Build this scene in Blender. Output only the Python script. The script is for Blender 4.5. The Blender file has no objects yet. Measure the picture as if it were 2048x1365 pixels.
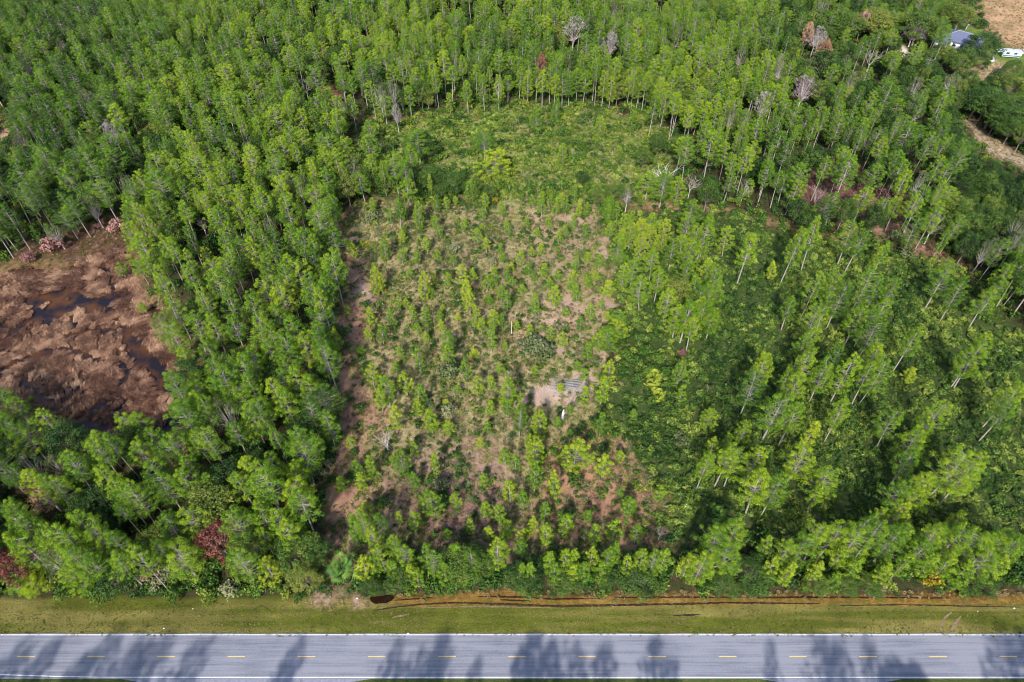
import bpy, math, random
import numpy as np
from mathutils import Vector, Matrix

# ------------------------------------------------------------------ camera, sky, sun, exposure
sc = bpy.context.scene
H = 122.8                       # drone height above the ground, metres
TH = math.radians(46)           # camera pitch below the horizon
F = 1365.0                      # focal length in pixels of the 2048 px wide photograph
cT, sT = math.cos(TH), math.sin(TH)
cam_d = bpy.data.cameras.new("camera"); cam = bpy.data.objects.new("camera", cam_d)
sc.collection.objects.link(cam)
cam.location = (0, 0, H); cam.rotation_euler = (math.pi/2 - TH, 0, 0)
cam_d.lens = 24.0; cam_d.sensor_width = 36.0; cam_d.clip_start = 1.0; cam_d.clip_end = 9000
sc.camera = cam

SUN_EL, SUN_AZ = math.radians(40), math.radians(192)
world = bpy.data.worlds.new("World"); sc.world = world; world.use_nodes = True
wn = world.node_tree; wn.nodes.clear()
sky = wn.nodes.new('ShaderNodeTexSky'); sky.sky_type = 'NISHITA'; sky.sun_disc = False
sky.sun_elevation = SUN_EL; sky.sun_rotation = SUN_AZ
bg = wn.nodes.new('ShaderNodeBackground'); bg.inputs['Strength'].default_value = 0.15
wo = wn.nodes.new('ShaderNodeOutputWorld')
wn.links.new(sky.outputs[0], bg.inputs[0]); wn.links.new(bg.outputs[0], wo.inputs[0])
sun_d = bpy.data.lights.new("sun", 'SUN'); sun_d.energy = 3.8; sun_d.angle = math.radians(3.5)
sun_d.color = (1.0, 0.95, 0.86)
sun = bpy.data.objects.new("sun", sun_d); sc.collection.objects.link(sun)
sv = Vector((math.sin(SUN_AZ)*math.cos(SUN_EL), math.cos(SUN_AZ)*math.cos(SUN_EL), math.sin(SUN_EL)))
sun.rotation_euler = (-sv).to_track_quat('-Z', 'Y').to_euler(); sun.location = (0, 0, 300)
vs = sc.view_settings
vs.view_transform = 'Standard'; vs.look = 'None'; vs.gamma = 1.0; vs.use_curve_mapping = False
vs.exposure = 1.2
sc.cycles.filter_width = 1.0; sc.cycles.max_bounces = 5; sc.cycles.diffuse_bounces = 3; sc.cycles.glossy_bounces = 2
sc.cycles.transmission_bounces = 2; sc.cycles.transparent_max_bounces = 4

COL = sc.collection
rng = np.random.default_rng(7)
random.seed(7)

# ------------------------------------------------------------------ photograph <-> world
def unproj(px, py, z=0.0):
    u = np.asarray(px, float)-1024; v = np.asarray(py, float)-682.5
    t = (H-z)/(v*cT+F*sT)
    return u*t, (F*cT-v*sT)*t
def proj(X, Y, Z=0.0):
    d = Y*cT+(H-Z)*sT
    return 1024+F*X/d, 682.5+F*((H-Z)*cT-Y*sT)/d, d

def hash2(ix, iy, s):
    n = (ix.astype(np.int64)*374761393 + iy.astype(np.int64)*668265263 + s*2147483647) & 0x7fffffff
    n = ((n ^ (n >> 13))*1274126177) & 0x7fffffff
    return ((n ^ (n >> 16)) & 0xffff)/65535.0
def vn(x, y, sc_, s=0):
    x = np.asarray(x, float)*sc_; y = np.asarray(y, float)*sc_
    ix = np.floor(x); iy = np.floor(y); fx = x-ix; fy = y-iy
    fx = fx*fx*(3-2*fx); fy = fy*fy*(3-2*fy)
    a = hash2(ix, iy, s); b = hash2(ix+1, iy, s); c = hash2(ix, iy+1, s); d = hash2(ix+1, iy+1, s)
    return (a*(1-fx)+b*fx)*(1-fy)+(c*(1-fx)+d*fx)*fy
def fbm(x, y, sc_, s=0, o=3):
    r = 0; a = 1; t = 0
    for k in range(o):
        r = r+a*vn(x, y, sc_*2**k, s+17*k); t += a; a *= .5
    return r/t
def inpoly(px, py, poly):
    r = np.zeros(np.shape(px), bool); n = len(poly)
    for i in range(n):
        x0, y0 = poly[i]; x1, y1 = poly[(i+1) % n]
        if y0 == y1: continue
        c = ((y0 > py) != (y1 > py)) & (px < (x1-x0)*(py-y0)/(y1-y0)+x0)
        r ^= c
    return r
def soft(X, Y, poly, amp=1.6):
    amp = amp*1.5
    """0..1 membership of ground points in an area outlined on the photograph, ragged natural edge"""
    m = 0
    for k in range(4):
        jx = (fbm(X, Y, .25, 91+k)-.5)*amp*4 + (vn(X, Y, .9, 31+k)-.5)*amp*2
        jy = (fbm(X, Y, .25, 57+k)-.5)*amp*4 + (vn(X, Y, .9, 77+k)-.5)*amp*2
        p, q, _ = proj(X+jx, Y+jy)
        m = m+inpoly(p, q, poly)
    return m/4.0

# ------------------------------------------------------------------ areas, outlined on the photograph
A_marsh = [(-150,590),(0,556),(40,530),(110,540),(180,510),(245,490),(262,520),(272,580),(300,610),(330,640),(345,700),(378,760),(372,820),(340,865),(300,890),(240,905),(150,890),(100,850),(40,805),(-150,800)]
A_bank = [(-150,560),(0,535),(50,505),(130,500),(210,465),(260,470),(285,520),(300,575),(350,630),(370,700),(405,770),(400,850),(410,920),(330,930),(140,915),(60,860),(-150,850)]
A_clear = [(690,425),(760,405),(900,400),(1060,400),(1190,408),(1215,450),(1225,560),(1235,640),(1205,720),(1210,790),(1190,850),(1250,870),(1300,960),(1340,1080),(1335,1110),(900,1130),(740,1100),(655,1180),(640,1180),(655,1060),(672,950),(676,820),(690,700),(688,600),(700,520),(684,470)]
A_strip = [(684,430),(712,425),(700,470),(720,480),(715,520),(735,560),(765,600),(770,650),(735,640),(722,680),(712,740),(745,800),(790,850),(775,880),(740,850),(722,900),(706,930),(712,975),(740,1000),(700,1040),(690,1080),(672,1120),(664,1190),(636,1190),(650,1100),(660,1000),(670,900),(676,820),(690,700),(684,650),(700,580),(682,520)]
A_mead = [(760,245),(860,225),(1000,205),(1180,212),(1300,235),(1340,290),(1340,350),(1370,400),(1240,410),(1060,405),(880,398),(840,380),(720,372),(690,330),(700,270)]
A_field = [(1205,430),(1330,420),(1400,425),(1480,430),(1600,470),(1760,480),(1880,520),(1960,570),(2010,650),(2200,760),(2200,1062),(1700,1062),(1340,1085),(1300,960),(1250,870),(1190,850),(1210,790),(1205,720),(1235,640),(1225,560)]
A_path = [(1920,225),(1945,232),(1965,262),(2000,290),(2030,308),(2200,360),(2200,392),(2040,334),(1990,318),(1958,282),(1935,252)]
A_dirt = [(1955,-100),(2300,-100),(2300,260),(2120,150),(2048,108),(2010,92),(1985,66),(1962,32)]
A_yard = [(1880,52),(1930,46),(1975,66),(2010,92),(2048,108),(2110,150),(2060,160),(2000,140),(1930,120),(1890,100)]
A_sand = [(1782,82),(1802,84),(1812,100),(1832,112),(1826,128),(1805,118),(1790,102)]
A_sand2 = [(1990,120),(2030,128),(2020,150),(1960,166),(1900,160),(1925,145),(1965,140)]
A_redwood = [(1590,330),(1650,300),(1720,330),(1800,370),(1830,420),(1780,450),(1700,430),(1640,440),(1585,400)]
A_redleft = [(60,480),(200,450),(300,445),(320,490),(210,520),(100,520),(20,530)]
A_redtop = [(630,180),(680,175),(690,200),(640,212)]
A_redtop2 = [(690,115),(760,112),(770,150),(700,152)]
A_tanleft = [(-60,225),(40,225),(66,250),(60,300),(10,340),(-60,335)]
A_needles = [(1690,420),(1860,470),(1900,520),(1960,560),(1900,545),(1840,500),(1700,460)]
A_trail = [(1012,248),(1030,246),(1070,268),(1120,292),(1116,302),(1066,280),(1020,262)]
A_trail2 = [(1170,345),(1230,350),(1240,365),(1180,360)]
A_trail3 = [(1240,408),(1300,400),(1420,408),(1560,440),(1620,460),(1610,475),(1520,442),(1400,420),(1260,424)]
A_trail4 = [(700,222),(790,224),(860,236),(700,238)]
A_trail5 = [(1640,455),(1700,470),(1730,490),(1690,500),(1640,480)]
A_lowdirt = [(740,960),(830,940),(900,890),(960,900),(1000,960),(1030,1000),(1030,1080),(960,1090),(860,1100),(750,1020)]
A_lowdirt2 = [(1060,930),(1110,880),(1150,880),(1210,880),(1250,900),(1290,960),(1320,1060),(1290,1090),(1200,1080),(1060,1060),(1080,1000)]
A_arc = [(1040,785),(1110,775),(1190,745),(1205,700),(1215,700),(1208,770),(1170,800),(1120,812),(1060,806)]
A_logs = [(1095,775),(1112,762),(1150,756),(1175,764),(1172,780),(1140,792),(1105,794)]
A_mid = [(1030,640),(1100,600),(1180,590),(1228,600),(1228,640),(1150,650),(1120,680),(1070,700),(1020,680)]
STREAKS = [[(1030,678),(1060,676),(1105,688),(1140,700),(1130,708),(1085,700),(1040,692)],[(1022,632),(1060,626),(1108,632),(1106,642),(1060,640),(1025,641)],[(1190,590),(1212,592),(1230,618),(1226,640),(1205,640),(1212,622)],[(1042,790),(1070,780),(1105,782),(1112,800),(1080,806),(1045,804)],[(1108,765),(1160,752),(1200,742),(1206,700),(1214,704),(1210,760),(1165,786),(1118,782)],[(1100,600),(1150,604),(1190,600),(1185,612),(1140,620),(1096,614)],[(1140,420),(1165,425),(1160,445),(1138,450)],[(1195,480),(1212,500),(1208,560),(1196,540)],[(700,465),(712,470),(704,492),(694,486)],[(720,560),(748,585),(765,620),(752,630),(722,600),(700,600)]]
A_upr = [(1060,430),(1180,420),(1215,450),(1212,540),(1150,560),(1060,480)]
A_pine_clear = [(830,900),(1000,890),(1010,960),(870,960)]
A_verge = [(-800,1196),(600,1206),(660,1196),(720,1204),(780,1192),(2900,1194),(2900,1290),(-800,1290)]
A_edge = [(630,1180),(700,1185),(742,1200),(735,1222),(640,1220),(600,1210)]
A_orange = [(770,1194),(900,1186),(1050,1180),(1120,1192),(1350,1186),(2900,1190),(2900,1206),(1350,1209),(1000,1211),(770,1209)]
W_polys = [[(56,592),(100,582),(140,572),(175,590),(205,605),(240,606),(190,622),(150,620),(100,652),(62,632)],
 [(239,648),(264,646),(300,700),(342,738),(376,782),(369,822),(321,878),(341,816),(348,796),(300,775),(307,740),(260,730),(246,680)],
 [(20,741),(85,771),(112,816),(80,810),(28,758)],
 [(116,850),(170,833),(240,850),(165,895),(118,880)], [(225,862),(290,858),(335,845),(368,815),(374,840),(340,868),(290,885),(225,890)],
 [(-150,700),(0,679),(61,631),(116,594),(116,634),(68,645),(0,686),(-150,730)],
 [(120,668),(200,655),(240,650),(235,662),(170,668),(120,680)]]
W_lines = [[(203,532),(223,542),(227,567),(219,588),(195,608),(172,627)], [(254,585),(195,610)], [(60,600),(100,602),(200,606)],
           [(240,700),(250,740),(230,790),(170,830)], [(0,740),(40,720),(90,700),(140,700),(190,720)], [(60,820),(130,845),(240,855),(330,860)]]

def segd(px, py, line):
    best = 1e9
    for (x0, y0), (x1, y1) in zip(line[:-1], line[1:]):
        dx, dy = x1-x0, y1-y0; t = np.clip(((px-x0)*dx+(py-y0)*dy)/(dx*dx+dy*dy), 0, 1)
        best = np.minimum(best, np.hypot(px-x0-t*dx, py-y0-t*dy))
    return best
def water_mask(X, Y):
    p, q, _ = proj(X+(fbm(X, Y, .5, 5)-.5)*2.4, Y+(fbm(X, Y, .5, 6)-.5)*2.4)
    m = np.zeros(np.shape(X), bool)
    for w in W_polys: m |= inpoly(p, q, w)
    for l in W_lines: m |= segd(p, q, l) < 7
    return m

# ------------------------------------------------------------------ materials
def lin(r, g, b): return tuple(((c/255)/12.92 if c/255 <= .04045 else ((c/255+.055)/1.055)**2.4) for c in (r, g, b))+(1,)
def newmat(name):
    m = bpy.data.materials.new(name); m.use_nodes = True; nt = m.node_tree; nt.nodes.clear()
    out = nt.nodes.new('ShaderNodeOutputMaterial'); return m, nt, out
def N(nt, t, **k):
    n = nt.nodes.new(t)
    for a, b in k.items(): setattr(n, a, b)
    return n
def leafmat(name, c0, c1, c2, trans=.28, rough=.55):
    """three leaf colours; 'tint' of the tree chooses between them, 'v' varies leaf clumps"""
    m, nt, out = newmat(name)
    at = N(nt, 'ShaderNodeAttribute', attribute_type='INSTANCER', attribute_name='tint')
    av = N(nt, 'ShaderNodeAttribute', attribute_type='GEOMETRY', attribute_name='v')
    ad = N(nt, 'ShaderNodeMath', operation='MULTIPLY_ADD'); ad.inputs[1].default_value = .62
    nt.links.new(av.outputs['Fac'], ad.inputs[0]); nt.links.new(at.outputs['Fac'], ad.inputs[2])
    sb = N(nt, 'ShaderNodeMath', operation='SUBTRACT'); sb.inputs[1].default_value = .30
    nt.links.new(ad.outputs[0], sb.inputs[0])
    cr = N(nt, 'ShaderNodeValToRGB'); e = cr.color_ramp.elements
    e[0].position = 0; e[0].color = (*c0, 1); e[1].position = 1; e[1].color = (*c2, 1)
    k = e.new(.5); k.color = (*c1, 1)
    nt.links.new(sb.outputs[0], cr.inputs[0])
    p = N(nt, 'ShaderNodeBsdfPrincipled'); p.inputs['Roughness'].default_value = rough
    p.inputs['Specular IOR Level'].default_value = .25
    t = N(nt, 'ShaderNodeBsdfTranslucent'); mx = N(nt, 'ShaderNodeMixShader'); mx.inputs[0].default_value = trans
    nt.links.new(cr.outputs[0], p.inputs['Base Color']); nt.links.new(cr.outputs[0], t.inputs[0])
    nt.links.new(p.outputs[0], mx.inputs[1]); nt.links.new(t.outputs[0], mx.inputs[2]); nt.links.new(mx.outputs[0], out.inputs[0])
    return m
def solid(name, col, rough=.8, var=.25, scale=3.0, bump=0.0, spec=.3, metal=0.0):
    m, nt, out = newmat(name)
    p = N(nt, 'ShaderNodeBsdfPrincipled'); p.inputs['Roughness'].default_value = rough
    p.inputs['Specular IOR Level'].default_value = spec; p.inputs['Metallic'].default_value = metal
    tc = N(nt, 'ShaderNodeTexCoord'); no = N(nt, 'ShaderNodeTexNoise'); no.inputs['Scale'].default_value = scale
    no.inputs['Detail'].default_value = 5
    nt.links.new(tc.outputs['Object'], no.inputs['Vector'])
    cr = N(nt, 'ShaderNodeValToRGB'); e = cr.color_ramp.elements
    e[0].position = .3; e[1].position = .7
    e[0].color = (*[c*(1-var) for c in col], 1); e[1].color = (*[min(1, c*(1+var)) for c in col], 1)
    nt.links.new(no.outputs[0], cr.inputs[0]); nt.links.new(cr.outputs[0], p.inputs['Base Color'])
    if bump:
        b = N(nt, 'ShaderNodeBump'); b.inputs['Strength'].default_value = bump; b.inputs['Distance'].default_value = .1
        nt.links.new(no.outputs[0], b.inputs['Height']); nt.links.new(b.outputs[0], p.inputs['Normal'])
    nt.links.new(p.outputs[0], out.inputs[0]); return m

M_pine = leafmat('pine_needles', (.032,.085,.009), (.105,.205,.009), (.25,.33,.012), .35)
M_young = leafmat('young_pine_needles', (.045,.120,.011), (.135,.240,.013), (.31,.36,.02), .35)
M_broad = leafmat('broad_leaves', (.024,.056,.012), (.070,.130,.018), (.18,.20,.035), .35)
M_bush = leafmat('shrub_leaves', (.020,.060,.010), (.065,.130,.015), (.19,.23,.03))
M_field = leafmat('palmetto_leaves', (.018,.048,.010), (.075,.135,.020), (.24,.29,.05), rough=.4)
M_scrub = leafmat('pale_scrub_leaves', (.05,.075,.02), (.115,.14,.055), (.22,.225,.115))
M_red = leafmat('red_leaves', (.075,.022,.018), (.15,.042,.034), (.24,.11,.075))
M_pink = leafmat('pink_twigs', (.16,.06,.07), (.28,.14,.13), (.42,.26,.20))
M_rust = leafmat('rust_leaves', (.16,.075,.04), (.27,.15,.085), (.38,.25,.15))
M_twig = leafmat('pale_bare_twigs', (.17,.14,.13), (.30,.26,.25), (.42,.37,.36))
M_ptwig = leafmat('purplish_bare_twigs', (.15,.10,.12), (.26,.18,.21), (.36,.28,.31))
M_gold = leafmat('yellow_leaves', (.20,.15,.01), (.33,.26,.015), (.50,.40,.03))
M_reed = leafmat('dead_reeds', (.060,.027,.018), (.20,.105,.065), (.42,.26,.165), trans=.15, rough=.8)
M_dry = leafmat('dry_grass', (.07,.075,.018), (.17,.15,.045), (.36,.27,.15), trans=.2, rough=.8)
M_palm = leafmat('palm_fronds', (.03,.09,.02), (.08,.19,.035), (.30,.34,.04), rough=.3)
M_bark = solid('pine_bark', (.23,.20,.18), .9, .35, 6, .4)
M_limb = solid('oak_limbs', (.14,.12,.10), .9, .3, 5)
M_bare = solid('bare_grey_wood', (.38,.33,.31), .8, .2, 4)
M_barep = solid('bare_pinkish_wood', (.40,.29,.30), .8, .2, 4)
M_white = solid('bleached_dead_wood', (.46,.43,.41), .7, .15, 4)

# ------------------------------------------------------------------ mesh helpers
class MB:
    def __init__(s): s.v = []; s.f = []; s.a = []; s.m = []; s.n = 0
    def add(s, V, Fq, val, mi=0):
        V = np.asarray(V, float).reshape(-1, 3); Fq = np.asarray(Fq, int).reshape(-1, 4)
        s.v.append(V); s.f.append(Fq+s.n); s.n += len(V)
        s.a.append(np.broadcast_to(np.asarray(val, float), (len(V),)).copy()); s.m.append(np.full(len(Fq), mi)); return s
    def mesh(s, name, mats):
        V = np.concatenate(s.v); Fq = np.concatenate(s.f); me = bpy.data.meshes.new(name)
        me.vertices.add(len(V)); me.vertices.foreach_set('co', V.ravel())
        me.loops.add(len(Fq)*4); me.loops.foreach_set('vertex_index', Fq.ravel())
        me.polygons.add(len(Fq)); me.polygons.foreach_set('loop_start', np.arange(len(Fq))*4)
        me.polygons.foreach_set('loop_total', np.full(len(Fq), 4))
        for m in mats: me.materials.append(m)
        me.polygons.foreach_set('material_index', np.concatenate(s.m))
        at = me.attributes.new('v', 'FLOAT', 'POINT'); at.data.foreach_set('value', np.concatenate(s.a))
        me.update(); me.validate(); return me
def leaves(mb, C, Nrm, L, W, val, R, mi=0, up=None):
    """one quad per centre C, facing Nrm, length L and width W"""
    n = len(C); Nrm = Nrm/np.linalg.norm(Nrm, axis=1, keepdims=True).clip(1e-6)
    T = R.normal(size=(n, 3)) if up is None else up
    T = T-Nrm*(T*Nrm).sum(1, keepdims=True); T /= np.linalg.norm(T, axis=1, keepdims=True).clip(1e-6)
    B = np.cross(Nrm, T); L = np.broadcast_to(L, n)[:, None]/2; W = np.broadcast_to(W, n)[:, None]/2
    V = np.stack([C-T*L-B*W*.6, C-T*L*.2+B*W, C+T*L+B*W*.25, C+T*L*.4-B*W], 1)
    mb.add(V, np.arange(n*4).reshape(n, 4), np.repeat(np.broadcast_to(val, n), 4), mi)
def tube(mb, pts, rad, sides=5, mi=0, val=.5):
    pts = np.asarray(pts, float); k = len(pts); rad = np.broadcast_to(rad, k)
    ring = []
    for i in range(k):
        d = pts[min(i+1, k-1)]-pts[max(i-1, 0)]; d = d/max(np.linalg.norm(d), 1e-6)
        a = np.cross(d, [0.13, .97, .2] if abs(d[1]) < .9 else [1, 0, 0]); a /= np.linalg.norm(a); b = np.cross(d, a)
        th = np.arange(sides)/sides*2*np.pi
        ring.append(pts[i]+rad[i]*(np.cos(th)[:, None]*a+np.sin(th)[:, None]*b))
    V = np.concatenate(ring); Fq = []
    for i in range(k-1):
        for j in range(sides):
            j2 = (j+1) % sides; Fq.append([i*sides+j, i*sides+j2, (i+1)*sides+j2, (i+1)*sides+j])
    mb.add(V, Fq, val, mi)
def sphdir(R, n, upbias=0.0):
    d = R.normal(size=(n, 3)); d /= np.linalg.norm(d, axis=1, keepdims=True); d[:, 2] += upbias
    return d/np.linalg.norm(d, axis=1, keepdims=True)
def clump(mb, c, s, n, R, leafl, leafw, v, mi=0, flat=.75):
    d = sphdir(R, n, .45); C = c+d*np.array([s, s, s*flat])*R.uniform(.55, 1.0, (n, 1))
    up = d+np.array([0, 0, .5])+R.normal(size=(n, 3))*.35       # blades point away from the twig
    leaves(mb, C, d+R.normal(size=(n, 3))*.5, leafl*R.uniform(.7, 1.25, n), leafw, v+R.uniform(-.12, .12, n), R, mi, up)

# ------------------------------------------------------------------ tree builders: return (trunk MB, crown MB)
def pine(seed, Hh, r, base, ncl, cs, nleaf, ll, lw, pw=.55):
    R = np.random.default_rng(seed); tr = MB(); cr = MB()
    bend = R.normal(0, .25, 2); zs = np.linspace(-.3, Hh*.97, 7)
    P = np.stack([bend[0]*np.sin(zs/Hh*2.2), bend[1]*np.sin(zs/Hh*1.7), zs], 1)
    tube(tr, P, np.linspace(.0125*Hh, .003*Hh, 7)*(1 if Hh > 9 else 1.0), 6)
    ax = lambda z: np.array([bend[0]*math.sin(z/Hh*2.2), bend[1]*math.sin(z/Hh*1.7), z])
    lob = R.uniform(0, 6.28, 3)
    for i in range(ncl):
        t = ((i+R.uniform(0, 1))/ncl)**1.15
        z = Hh*(base+(1-base)*t)
        th = i*2.399+R.normal(0, .35)
        env = r*max(.05, (1-t))**pw*(.5+.5*min(1, t/.22))*(1+.22*math.sin(2*th+lob[0])+.15*math.sin(3*th+lob[1]+4*t))
        rho = env*math.sqrt(R.uniform(.2, 1.1))
        c = ax(z)+np.array([math.cos(th)*rho, math.sin(th)*rho, 0]); s = cs*R.uniform(.65, 1.2)*(1-.25*t)
        a0 = ax(max(Hh*base*.9, z-rho*R.uniform(.25, .5)))
        m = (a0+c)/2; m[2] -= .06*rho
        if rho > .3*r: tube(tr, [a0, m, c+np.array([0, 0, -.2*s])], [.0035*Hh, .0025*Hh, .0012*Hh], 3)
        clump(cr, c, s, nleaf, R, ll, lw, .5+R.uniform(-.35, .35)+.25*(t-.5))
    for k in range(4):                                         # short dead stubs below the crown
        z = Hh*base*R.uniform(.6, 1.0); th = R.uniform(0, 6.28); l = R.uniform(.3, .9)
        tube(tr, [ax(z), ax(z)+np.array([math.cos(th)*l, math.sin(th)*l, .15])], [.03, .01], 3)
    return tr, cr
def broad(seed, Hh, r, ncl, cs, nleaf, ll, lw, sparse=0.0):
    R = np.random.default_rng(seed); tr = MB(); cr = MB(); fork = Hh*.3
    tube(tr, [[0, 0, -.3], [.1, .05, fork*.6], [.15, .1, fork]], [.025*Hh, .02*Hh, .017*Hh], 6)
    top = np.array([.15, .1, fork])
    for i in range(ncl):
        u = (i+.5)/ncl; ph = math.acos(1-1.45*u); th = i*2.399+R.normal(0, .3)
        k = r*(1+.2*math.sin(3*th+seed)+.12*R.normal())*R.uniform(.7, 1)
        c = np.array([math.sin(ph)*math.cos(th)*k, math.sin(ph)*math.sin(th)*k, Hh*.6+math.cos(ph)*Hh*.36*R.uniform(.8, 1.05)])
        m = top*.5+c*.5+np.array([0, 0, .08*Hh])*R.uniform(-.5, 1)
        tube(tr, [top, m, c-np.array([0, 0, .35*cs])], [.008*Hh, .004*Hh, .0015*Hh], 3)
        if R.random() > sparse: clump(cr, c, cs*R.uniform(.6, 1.25), nleaf, R, ll, lw, .5+R.uniform(-.4, .4))
    return tr, cr
def bare(seed, Hh, r, depth=4, twig=5):
    """leafless tree: forking limbs down to fine twigs"""
    R = np.random.default_rng(seed); mb = MB(); lim = MB()
    tube(mb, [[0, 0, -.3], [.05, 0, Hh*.15], [.1, .05, Hh*.3]], [.017*Hh, .015*Hh, .012*Hh], 6)
    def grow(p, d, l, ra, k):
        q = p+d*l*.5+R.normal(0, .04*l, 3); e = q+(d+R.normal(0, .15, 3))*l*.5
        tube(lim, [p, q, e], [ra, ra*.8, ra*.6], 4 if k < 2 else 3)
        if k >= depth: return
        for j in range(3 if k < 2 else 2+(R.random() < .5)):
            nd = d+R.normal(0, .55, 3); nd[2] = abs(nd[2])*.7+.25; nd /= np.linalg.norm(nd)
            grow(e if j < 2 else q, nd, l*R.uniform(.6, .82), max(ra*.6, .018), k+1)
    for j in range(twig):
        th = j/twig*6.28+R.normal(0, .3); d = np.array([math.cos(th)*r/Hh*1.3, math.sin(th)*r/Hh*1.3, .75]); d /= np.linalg.norm(d)
        grow(np.array([.1, .05, Hh*R.uniform(.2, .32)]), d, Hh*.27, .008*Hh, 1)
    return mb, lim
def bush(seed, r, h, n, ll, lw):
    R = np.random.default_rng(seed); mb = MB()
    k = 9
    for i in range(k):
        th = i*2.4+R.normal(0, .3); rho = r*.72*math.sqrt(i/k)
        c = np.array([math.cos(th)*rho, math.sin(th)*rho, h*(.5+.3*(1-rho/r))*R.uniform(.7, 1.1)])
        clump(mb, c, r*R.uniform(.32, .5), n//k, R, ll, lw, .5+R.uniform(-.4, .4), flat=.9)
    return mb
def fanpalm(seed, r, nf, blades, z0=.25):
    R = np.random.default_rng(seed); mb = MB(); C = []; 
    for i in range(nf):
        th = i*2.399+R.normal(0, .2); el = R.uniform(-.3, 1.25); L = r*R.uniform(.2, .85)
        d = np.array([math.cos(th)*math.cos(el), math.sin(th)*math.cos(el), math.sin(el)])
        b = np.array([0, 0, z0]); e = b+d*L; tube(mb, [b, (b+e)/2+[0, 0, .08*r], e], [.03*r, .02*r, .012*r], 3, 0, .4)
        side = np.cross(d, [0, 0, 1]); side /= np.linalg.norm(side)
        v = .5+R.uniform(-.35, .35)
        for j in range(blades):
            a = (j/(blades-1)-.5)*3.0; bd = d*math.cos(a)+side*math.sin(a); bd[2] -= .3; bl = r*.5*R.uniform(.7, 1.15)
            w = r*.036; sd = np.cross(bd, [0, 0, 1]); sd /= max(np.linalg.norm(sd), 1e-3)
            tip = e+bd*bl+np.array([0, 0, -.12*bl])
            mb.add([e-sd*w*.4, e+bd*bl*.5-sd*w, tip, e+bd*bl*.5+sd*w], [[0, 1, 2, 3]], v)
    return mb
def tuft(seed, n, h, spread, w, comb=(0, 0)):
    """grass clump of long two-part blades, combed towards one side"""
    R = np.random.default_rng(seed); mb = MB()
    for i in range(n):
        th = R.uniform(0, 6.28); s = R.uniform(.2, 1)*spread; b = np.array([math.cos(th), math.sin(th), 0])*s*.35
        d = np.array([math.cos(th)*.4+comb[0], math.sin(th)*.4+comb[1], 0]); l = h*R.uniform(.6, 1.2)
        m = b+d*l*.4+np.array([0, 0, l*.55]); e = b+d*l*1.0+np.array([0, 0, l*.5*R.uniform(.3, 1)])
        sd = np.cross(d, [0, 0, 1]); sd = sd/max(np.linalg.norm(sd), 1e-3)*w*R.uniform(.6, 1.3); v = .5+R.uniform(-.45, .45)
        mb.add([b-sd, b+sd, m+sd, m-sd], [[0, 1, 2, 3]], v); mb.add([m-sd, m+sd, e+sd*.2, e-sd*.2], [[0, 1, 2, 3]], v)
    return mb

# ------------------------------------------------------------------ ground
def axis(lo, hi, st, ext):
    a = list(np.arange(lo, hi+1e-6, st)); g = st; x = hi
    r = []
    while x < ext: g *= 1.35; x += g; r.append(x)
    g = st; x = lo; l = []
    while x > -ext: g *= 1.35; x -= g; l.append(x)
    return np.array(l[::-1]+a+r)
XS = axis(-250, 265, .8, 6000)
ya = np.concatenate([np.arange(20, 46, .8), np.arange(46, 56, .25), np.arange(56, 345, .8)])
g = .8; x = 345; ex = []
while x < 7000: g *= 1.3; x += g; ex.append(x)
g = .8; x = 20; ex2 = []
while x > -3000: g *= 1.4; x -= g; ex2.append(x)
YS = np.concatenate([ex2[::-1], ya, ex])
GX, GY = np.meshgrid(XS, YS); X = GX.ravel(); Y = GY.ravel()
ok = (Y > 15)
Yc = np.clip(Y, 15, 700)
marshm = soft(X, Yc, A_marsh, 1.0)*ok
def gz(X, Y):
    b = np.clip((Y-58)/8, 0, 1)
    return (fbm(X, Y, .07, 3)-.5)*.7*b
Z = gz(X, Y)*(1-marshm)-.75*marshm
ditch = np.exp(-((Y-54.2)/1.3)**2)*.35*(Y > 48)*(X > -23); Z -= ditch
Z[(Y < 48) & (Y > 34)] = -.02
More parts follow.
